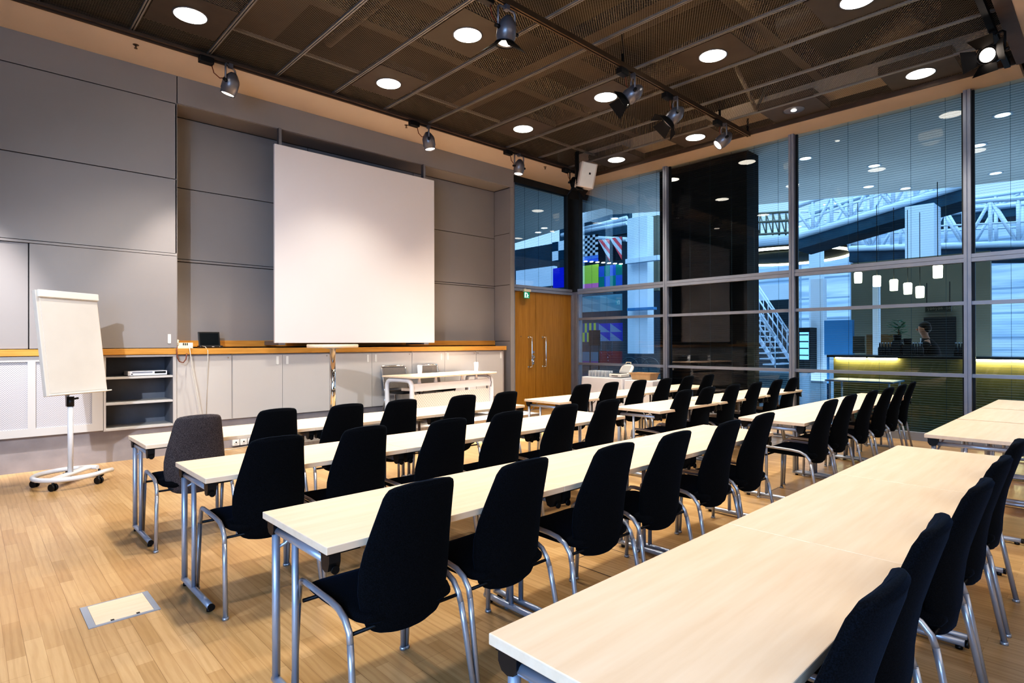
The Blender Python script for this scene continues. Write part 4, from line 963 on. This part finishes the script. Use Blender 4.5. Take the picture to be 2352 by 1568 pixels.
t = thing('truss_railing', 'yellowish lattice railing at upper left above the ring balcony', 'railing', on_x(1745, 540, 25)); O = Vector(t.location); mb = MB()
for v in (490, 510, 538): mb.cyl(on_x(1698, v + 3, 25) - O, on_x(1812, v - 4, 25) - O, .05, n=6)
for k in range(8):
    u = 1700 + k * 15; mb.cyl(on_x(u, 490, 25) - O, on_x(u, 540, 25) - O, .035, n=6); mb.cyl(on_x(u, 490, 25) - O, on_x(u + 15, 540, 25) - O, .025, n=6)
obj('lattice', mb, 'cafe_wall', t)
# cafe
XC = 13.6
pA, pB = on_x(1840, 813, XC), on_x(2700, 813, XC); zt = 1.17
t = thing('cafe_counter', 'long dark cafe counter with glowing yellow strip under its top', 'counter', (XC, 0, 0))
obj('countertop', MB().bb(-.12, .6, -4.5, 4.4, zt - .05, zt, .005), 'cafe_top', t); obj('front', MB().bb(0, .5, -4.4, 4.3, -.02, zt - .05), 'cafe_counter', t)
for ya, yb in ((4.25, 3.68), (3.64, 3.12), (1.98, .9), (.84, -2.5)): obj('light_strip', MB().bb(-.06, -.02, yb, ya, zt - .075, zt - .052), 'led', t)
big('cafe_wall', 'beige rear wall of the cafe behind the counter', 'wall', 1955, 2275, 590, 880, 16.5, 'cafe_wall', .2)
big('blue_panel', 'blue display panel on the left of the cafe', 'panel', 1893, 1958, 735, 815, 15.8, 'atrium_blue', .15)  # stands in for a window mirrored in the glass
big('column_cladding', 'pale column left of the blue cafe panel', 'column', 1862, 1890, 640, 880, 16.6, 'atrium_white', .3)
big('wood_cupboard', 'brown wooden cupboard behind the cafe counter', 'cupboard', 1990, 2060, 768, 918, 15.6, 'cafe_wood', .4)
big('menu_board', 'pale menu sheet standing on the cafe counter', 'sign', 1959, 1986, 772, 810, 13.9, 'cafe_wall', .05)
big('cafe_column', 'pale slim column in the middle of the cafe', 'column', 2004, 2017, 650, 815, 15.2, 'atrium_white', .2)
panel('door_panel', 'dark rear doorway of the cafe at right', 'doorway', 2122, 2195, 728, 930, 16.3, 'atrium_dark', .1)
t = thing('drinks_fridge', 'glowing blue drinks fridge beside the middle mullion', 'fridge', slab_x(1834, 1860, 752, 830, 16, .5)[0]); l, w_, h = slab_x(1834, 1860, 752, 830, 16, .5)
obj('case', MB().bb(.02, .5, -w_ / 2, w_ / 2, -.3, h), 'atrium_dark', t); obj('glass_front', MB().bb(0, .02, -w_ / 2 + .03, w_ / 2 - .03, .05, h - .12), 'fridge_glow', t)
for k in range(4): obj('shelf', MB().bb(-.01, 0, -w_ / 2 + .03, w_ / 2 - .03, .15 + k * h / 5, .18 + k * h / 5), 'atrium_dark', t)
l, w_, h = slab_x(2125, 2184, 702, 716, 15.0, .06); t = thing('sign_board', 'dark hanging sign board with pale lettering over the cafe counter', 'sign', l)
obj('board', MB().bb(0, .06, -w_ / 2, w_ / 2, 0, h), 'sign_dark', t)
sg = MB(); rr = random.Random(3); y = w_ / 2 - .04
for k in range(11):
    if k == 6: y -= .05; continue
    yy = y - .018; zz = h * .55
    if k % 3 == 1: sg.tube([(-.004, yy + .014 * math.cos(a * PI / 4), zz + .022 * math.sin(a * PI / 4)) for a in range(8)], .005, 5, True)
    elif k % 3 == 2: sg.tube([(-.004, yy + .012, zz - .022), (-.004, yy + .012, zz + .022), (-.004, yy - .006, zz + .02), (-.004, yy - .01, zz - .022)], .005, 5)
    else: sg.tube([(-.004, yy + .012, zz + .022), (-.004, yy, zz - .02), (-.004, yy - .012, zz + .022), (-.004, yy + .006, zz - .045 if k < 4 else zz - .02)], .005, 5)
    y -= .046
obj('lettering', sg, 'cafe_wall', t)
for k, yy in enumerate((-.2, .2)): obj('hanger', MB().cyl((.03, yy, h), (.03, yy, h + .5), .008, n=6), 'black_metal', t)
pn = None; PEN = [(1971, 638), (2014, 646), (2053, 655), (2085, 663), (2113, 671), (2154, 624)]
for k, (u, v) in enumerate(PEN):
    p = on_x(u, v, 13.9 if k < 5 else 12.6)
    lab = 'glowing cylindrical pendant lamp over the cafe, %s from the left' % ORD[k]
    if pn is None:
        pn = thing('pendant_lamp', lab, 'pendant lamp', p, 0, 'pendant lamps over the cafe counter')
        obj('lamp_shade', MB().lathe([(0, -.11), (.065, -.11), (.07, -.10), (.075, .10), (.06, .12), (0, .12)], n=20), 'pendant', pn); obj('cord', MB().cyl((0, 0, .12), (0, 0, 1.6), .006, n=6), 'black_metal', pn)
    else: dup(pn, p, 0, lab)
t = thing('potted_plant', 'green leafy plant standing on the cafe back shelf', 'plant', on_x(2064, 800, 14.9))
obj('pot', MB().lathe([(0, 0), (.07, 0), (.1, .2), (.09, .2), (0, .18)], n=16), 'pot', t); lf = MB(); rr = random.Random(5)
for k in range(90):
    a = rr.uniform(0, 2 * PI); r_ = rr.uniform(.03, .22); z = .22 + rr.uniform(0, .4); c_ = Vector((r_ * math.cos(a), r_ * math.sin(a), z)); d1 = Vector((math.cos(a), math.sin(a), rr.uniform(-.4, .6))).normalized() * .09; d2 = d1.cross(Vector((0, 0, 1))).normalized() * .03
    lf.quad(c_ - d1, c_ + d2, c_ + d1, c_ - d2)
obj('foliage', lf, 'leaf', t); obj('stem', MB().cyl((0, 0, .15), (0, 0, .5), .012, n=6), 'cafe_wood', t)
for k, (u, lab) in enumerate(((2061, 'dark tall coffee grinder on the cafe counter under the plant'), (2085, 'dark square coffee machine on the cafe counter beside the grinder'))):
    p = on_x(u, 812, 13.95); t = thing('coffee_machine', lab, 'coffee machine', (p.x, p.y, zt))
    obj('body', MB().bb(-.1, .15, -.07, .07, 0, .30 - .08 * k, .01), 'pot', t)
    obj('hopper', MB().lathe([(0, .3 - .08 * k), (.06, .3 - .08 * k), (.075, .42 - .08 * k), (0, .42 - .08 * k)], n=14), 'atrium_dark', t)
bt = None
for k in range(14):
    u = [2021, 2027, 2034, 2041, 2048, 2072, 2098, 2104, 2111, 2117, 2196, 2203, 2210, 2217][k]; p = on_x(u, 812, 13.8 + .1 * (k % 3))
    lab = 'small dark bottle or jar standing on the cafe counter'
    if bt is None:
        bt = thing('bottle', lab, 'bottle', (p.x, p.y, zt), 0, 'bottles on the cafe counter'); obj('glass_body', MB().lathe([(0, 0), (.035, 0), (.037, .14), (.014, .19), (.014, .24), (0, .24)], n=12), 'pot', bt); obj('cap', MB().cyl((0, 0, .24), (0, 0, .262), .016, n=10), 'atrium_white', bt)
    else: dup(bt, (p.x, p.y, zt), 0, lab)
# table standing in for a reflection in the glass
ct = None
for k, (u, v) in enumerate(((1985, 872),)):
    p = on_z(u, v, .74)
    lab = ['pale blue cafe table outside the glass behind the right-hand chairs', 'pale blue cafe table outside the glass beside the right mullion'][k]
    if ct is None:
        ct = thing('cafe_table', lab, 'table', (p.x, p.y, 0), 0, 'cafe tables outside the glass'); obj('tabletop', MB().bb(-.4, .4, -.55, .55, .715, .74, .004), 'atrium_blue', ct)
        for sx in (-1, 1):
            for sy in (-1, 1): obj('leg', MB().cyl((sx * .34, sy * .48, -.02), (sx * .34, sy * .48, .715), .018, n=8), 'atrium_white', ct)
    else: dup(ct, (p.x, p.y, 0), 0, lab)

# person behind the counter
P = on_x(2133, 782, 14.35)
t = thing('person', 'person in dark jacket and white shirt leaning at the cafe counter', 'person', (P.x, P.y, -.02), 0)
me = bpy.data.meshes.new('body'); bm = bmesh.new(); sk = bm.verts.layers.skin.verify()
def sv(co, r, r2=None, par=None, root=False):
    v = bm.verts.new(co); v[sk].radius = (r, r2 or r); v[sk].use_root = root
    if par: bm.edges.new((par, v))
    return v
# person faces +y
pel = sv((0, -.08, .98), .15, .12, None, True); sp1 = sv((0, -.07, 1.16), .15, .11, pel); sp2 = sv((0, -.02, 1.36), .17, .12, sp1); nk0 = sv((0, .03, 1.5), .085, .07, sp2); nk = sv((0, .06, 1.58), .055, .06, nk0)
h0 = sv((0, .085, 1.66), .075, .085, nk); h1 = sv((0, .095, 1.74), .082, .105, h0); h2 = sv((0, .085, 1.82), .07, .085, h1)
for s in (-1, 1):
    sh = sv((s * .17, .0, 1.43), .07, None, sp2); el = sv((s * .23, .1, 1.20), .05, None, sh); wr = sv((s * .16, .36, 1.22), .034, .03, el); pm = sv((s * .15, .43, 1.215), .038, .018, wr)
    hp = sv((s * .1, -.09, .9), .1, None, pel); kn = sv((s * .11, -.04, .5), .065, None, hp); an = sv((s * .11, -.08, .09), .042, None, kn); toe = sv((s * .12, .1, .045), .042, .03, an)
    for f in range(4):
        a0 = sv((s * (.128 + f * .014), .465, 1.214 - .003 * abs(f - 1.5)), .0085, None, pm); a1 = sv((s * (.126 + f * .016), .50 + .006 * (f in (1, 2)), 1.205), .008, None, a0); sv((s * (.125 + f * .017), .525 + .008 * (f in (1, 2)), 1.19), .007, None, a1)
    th = sv((s * .11, .43, 1.21), .011, None, pm); sv((s * .09, .465, 1.205), .0095, None, th)
bm.to_mesh(me); bm.free(); me.materials.append(MAT['skin'])
bo = bpy.data.objects.new('body', me); C.objects.link(bo); bo.parent = t
bo.modifiers.new('skin', 'SKIN').use_smooth_shade = True; bo.modifiers.new('sub', 'SUBSURF').levels = 2; bo.modifiers['sub'].render_levels = 2
def ringz(z, cy, a, b, n=24): return [(a * math.cos(2 * PI * k / n), cy + b * math.sin(2 * PI * k / n), z) for k in range(n)]
obj('jacket', MB().loft([ringz(.86, -.08, .20, .155), ringz(1.0, -.08, .195, .15), ringz(1.16, -.07, .195, .145), ringz(1.32, -.03, .215, .155), ringz(1.42, .0, .21, .14), ringz(1.49, .02, .13, .10), ringz(1.53, .035, .085, .085)]).tube([(.16, .0, 1.43), (.2, .03, 1.36), (.245, .1, 1.20), (.22, .2, 1.205), (.17, .34, 1.22)], .07, 14, radii=[.085, .08, .068, .06, .048]).tube([(-.16, .0, 1.43), (-.2, .03, 1.36), (-.245, .1, 1.20), (-.22, .2, 1.205), (-.17, .34, 1.22)], .07, 14, radii=[.085, .08, .068, .06, .048]), 'jacket', t)
obj('shirt_front', MB().loft([[(x, cy + .012, z) for x, cy in ((-w, y0), (0, y0 + .025), (w, y0), (0, y0 - .05))] for z, w, y0 in ((1.02, .05, .055), (1.2, .07, .068), (1.36, .07, .115), (1.48, .045, .105), (1.54, .04, .11))]), 'shirt', t)
obj('trousers', MB().tube([(.1, -.085, .95), (.11, -.05, .5), (.11, -.08, .1)], .1, 14, radii=[.125, .09, .07]).tube([(-.1, -.085, .95), (-.11, -.05, .5), (-.11, -.08, .1)], .1, 14, radii=[.125, .09, .07]), 'jacket', t)
obj('shoe', MB().sphere((.115, .02, .05), .06, (.8, 2.0, .85)).sphere((-.115, .02, .05), .06, (.8, 2.0, .85)), 'black_plastic', t)
obj('hair', MB().sphere((0, .065, 1.80), .098, (.92, 1.08, .85)).sphere((0, .02, 1.74), .085, (.98, .9, 1.05)), 'hair', t)
for s in (-1, 1):
    obj('ear', MB().sphere((s * .082, .085, 1.72), .026, (.35, .7, 1.1)), 'skin', t); obj('eye', MB().sphere((s * .032, .188, 1.745), .011), 'black_plastic', t)
obj('nose', MB().sphere((0, .198, 1.715), .018, (.8, 1.2, 1.3)), 'skin', t); obj('mouth', MB().sphere((0, .182, 1.672), .02, (1.2, .5, .35)), 'skin', t)

# ================================================================== LIGHT
for s_, pw, ang, bl, col in ((SPOTS[0], 330, 40, .9, (1, .88, .78)), (SPOTS[1], 6000, 30, .8, (1, .88, .80)), (SPOTS[2], 4500, 27, .9, (1, .88, .80))):
    lamp('SPOT', 'track_lamp', s_[1], s_[1] + s_[2], pw, col, .04, ang, bl)
lamp('SPOT', 'track_lamp', (-2.3, 1.0, 4.9), (.1, 8.45, 1.3), 650, (.80, .88, 1), .05, 24, 1.0)
lamp('SPOT', 'track_lamp', (-.45, 7.2, 4.85), (.22, 8.45, 1.5), 1100, (1, .92, .88), .04, 26, 1.0)   # unseen lamp added for the hot spot on the left wall, no fixture
lamp('SPOT', 'track_lamp', (-2.3, 1.0, 4.9), (3.0, 8.5, .9), 1050, (.82, .89, 1), .05, 46, 1.0)  # unseen wash added to brighten the lower front wall
lamp('SPOT', 'track_lamp', t1[1], t1[1] + t1[2], 60, WARM, .04, 50, .5)
lamp('SPOT', 'track_lamp', t2[1], (1.25, 4.7, .5), 260, (1, .72, .58), .04, 22, .3)
lamp('SPOT', 'track_lamp', t4[1], t4[1] + t4[2], 80, WARM, .05, 50, .5)
lamp('AREA', 'window_daylight', (XL + .05, -.35, 2.15), (5, 3.4, 1.0), 260, (.40, .64, 1.0), (4.4, 2.7))
for x, y in ((3, 5.5), (6.6, 5.2), (6.6, 2.6), (8.6, 4.4)): lamp('POINT', 'void_glow', (x, y, 5.5), (x, y, 0), 3, (1, .78, .5), .2)  # point lights added for spill above the mesh, no fixtures
lamp('AREA', 'room_bounce', (3.5, -2.6, 3.2), (4.5, 5, 1.0), 45, (1, .86, .74), (6, 2.5))
lamp('AREA', 'skylight_atrium', (22, 9, 12), (20, 9, 0), 3200, (.55, .78, 1), (24, 30))
lamp('AREA', 'atrium_uplight', (15.5, 5, .4), (15.5, 5, 5), 260, (.62, .80, 1), (3, 14))  # added fill that brightens the atrium soffit, no such lamp there
wd = bpy.data.worlds.new('world'); scene.world = wd; wd.use_nodes = True; bg = wd.node_tree.nodes['Background']
bg.inputs[0].default_value = (.42, .66, 1, 1); bg.inputs[1].default_value = .9
vs = scene.view_settings; vs.view_transform = 'Standard'; vs.look = 'None'; vs.exposure = 0.53; vs.gamma = 1.0
vs.use_curve_mapping = True
cm = vs.curve_mapping; cv = cm.curves[3]
for p_, q_ in ((.015, .006), (.06, .045), (.22, .235), (.55, .66)): cv.points.new(p_, q_)
cv.points[-1].location = (1.0, 1.12); cm.update()
scene.cycles.use_denoising = True
scene.cycles.max_bounces = 8; scene.cycles.diffuse_bounces = 4; scene.cycles.glossy_bounces = 4; scene.cycles.transparent_max_bounces = 16; scene.cycles.transmission_bounces = 4
scene.cycles.sample_clamp_indirect = 6
scene.cycles.caustics_reflective = False; scene.cycles.caustics_refractive = False
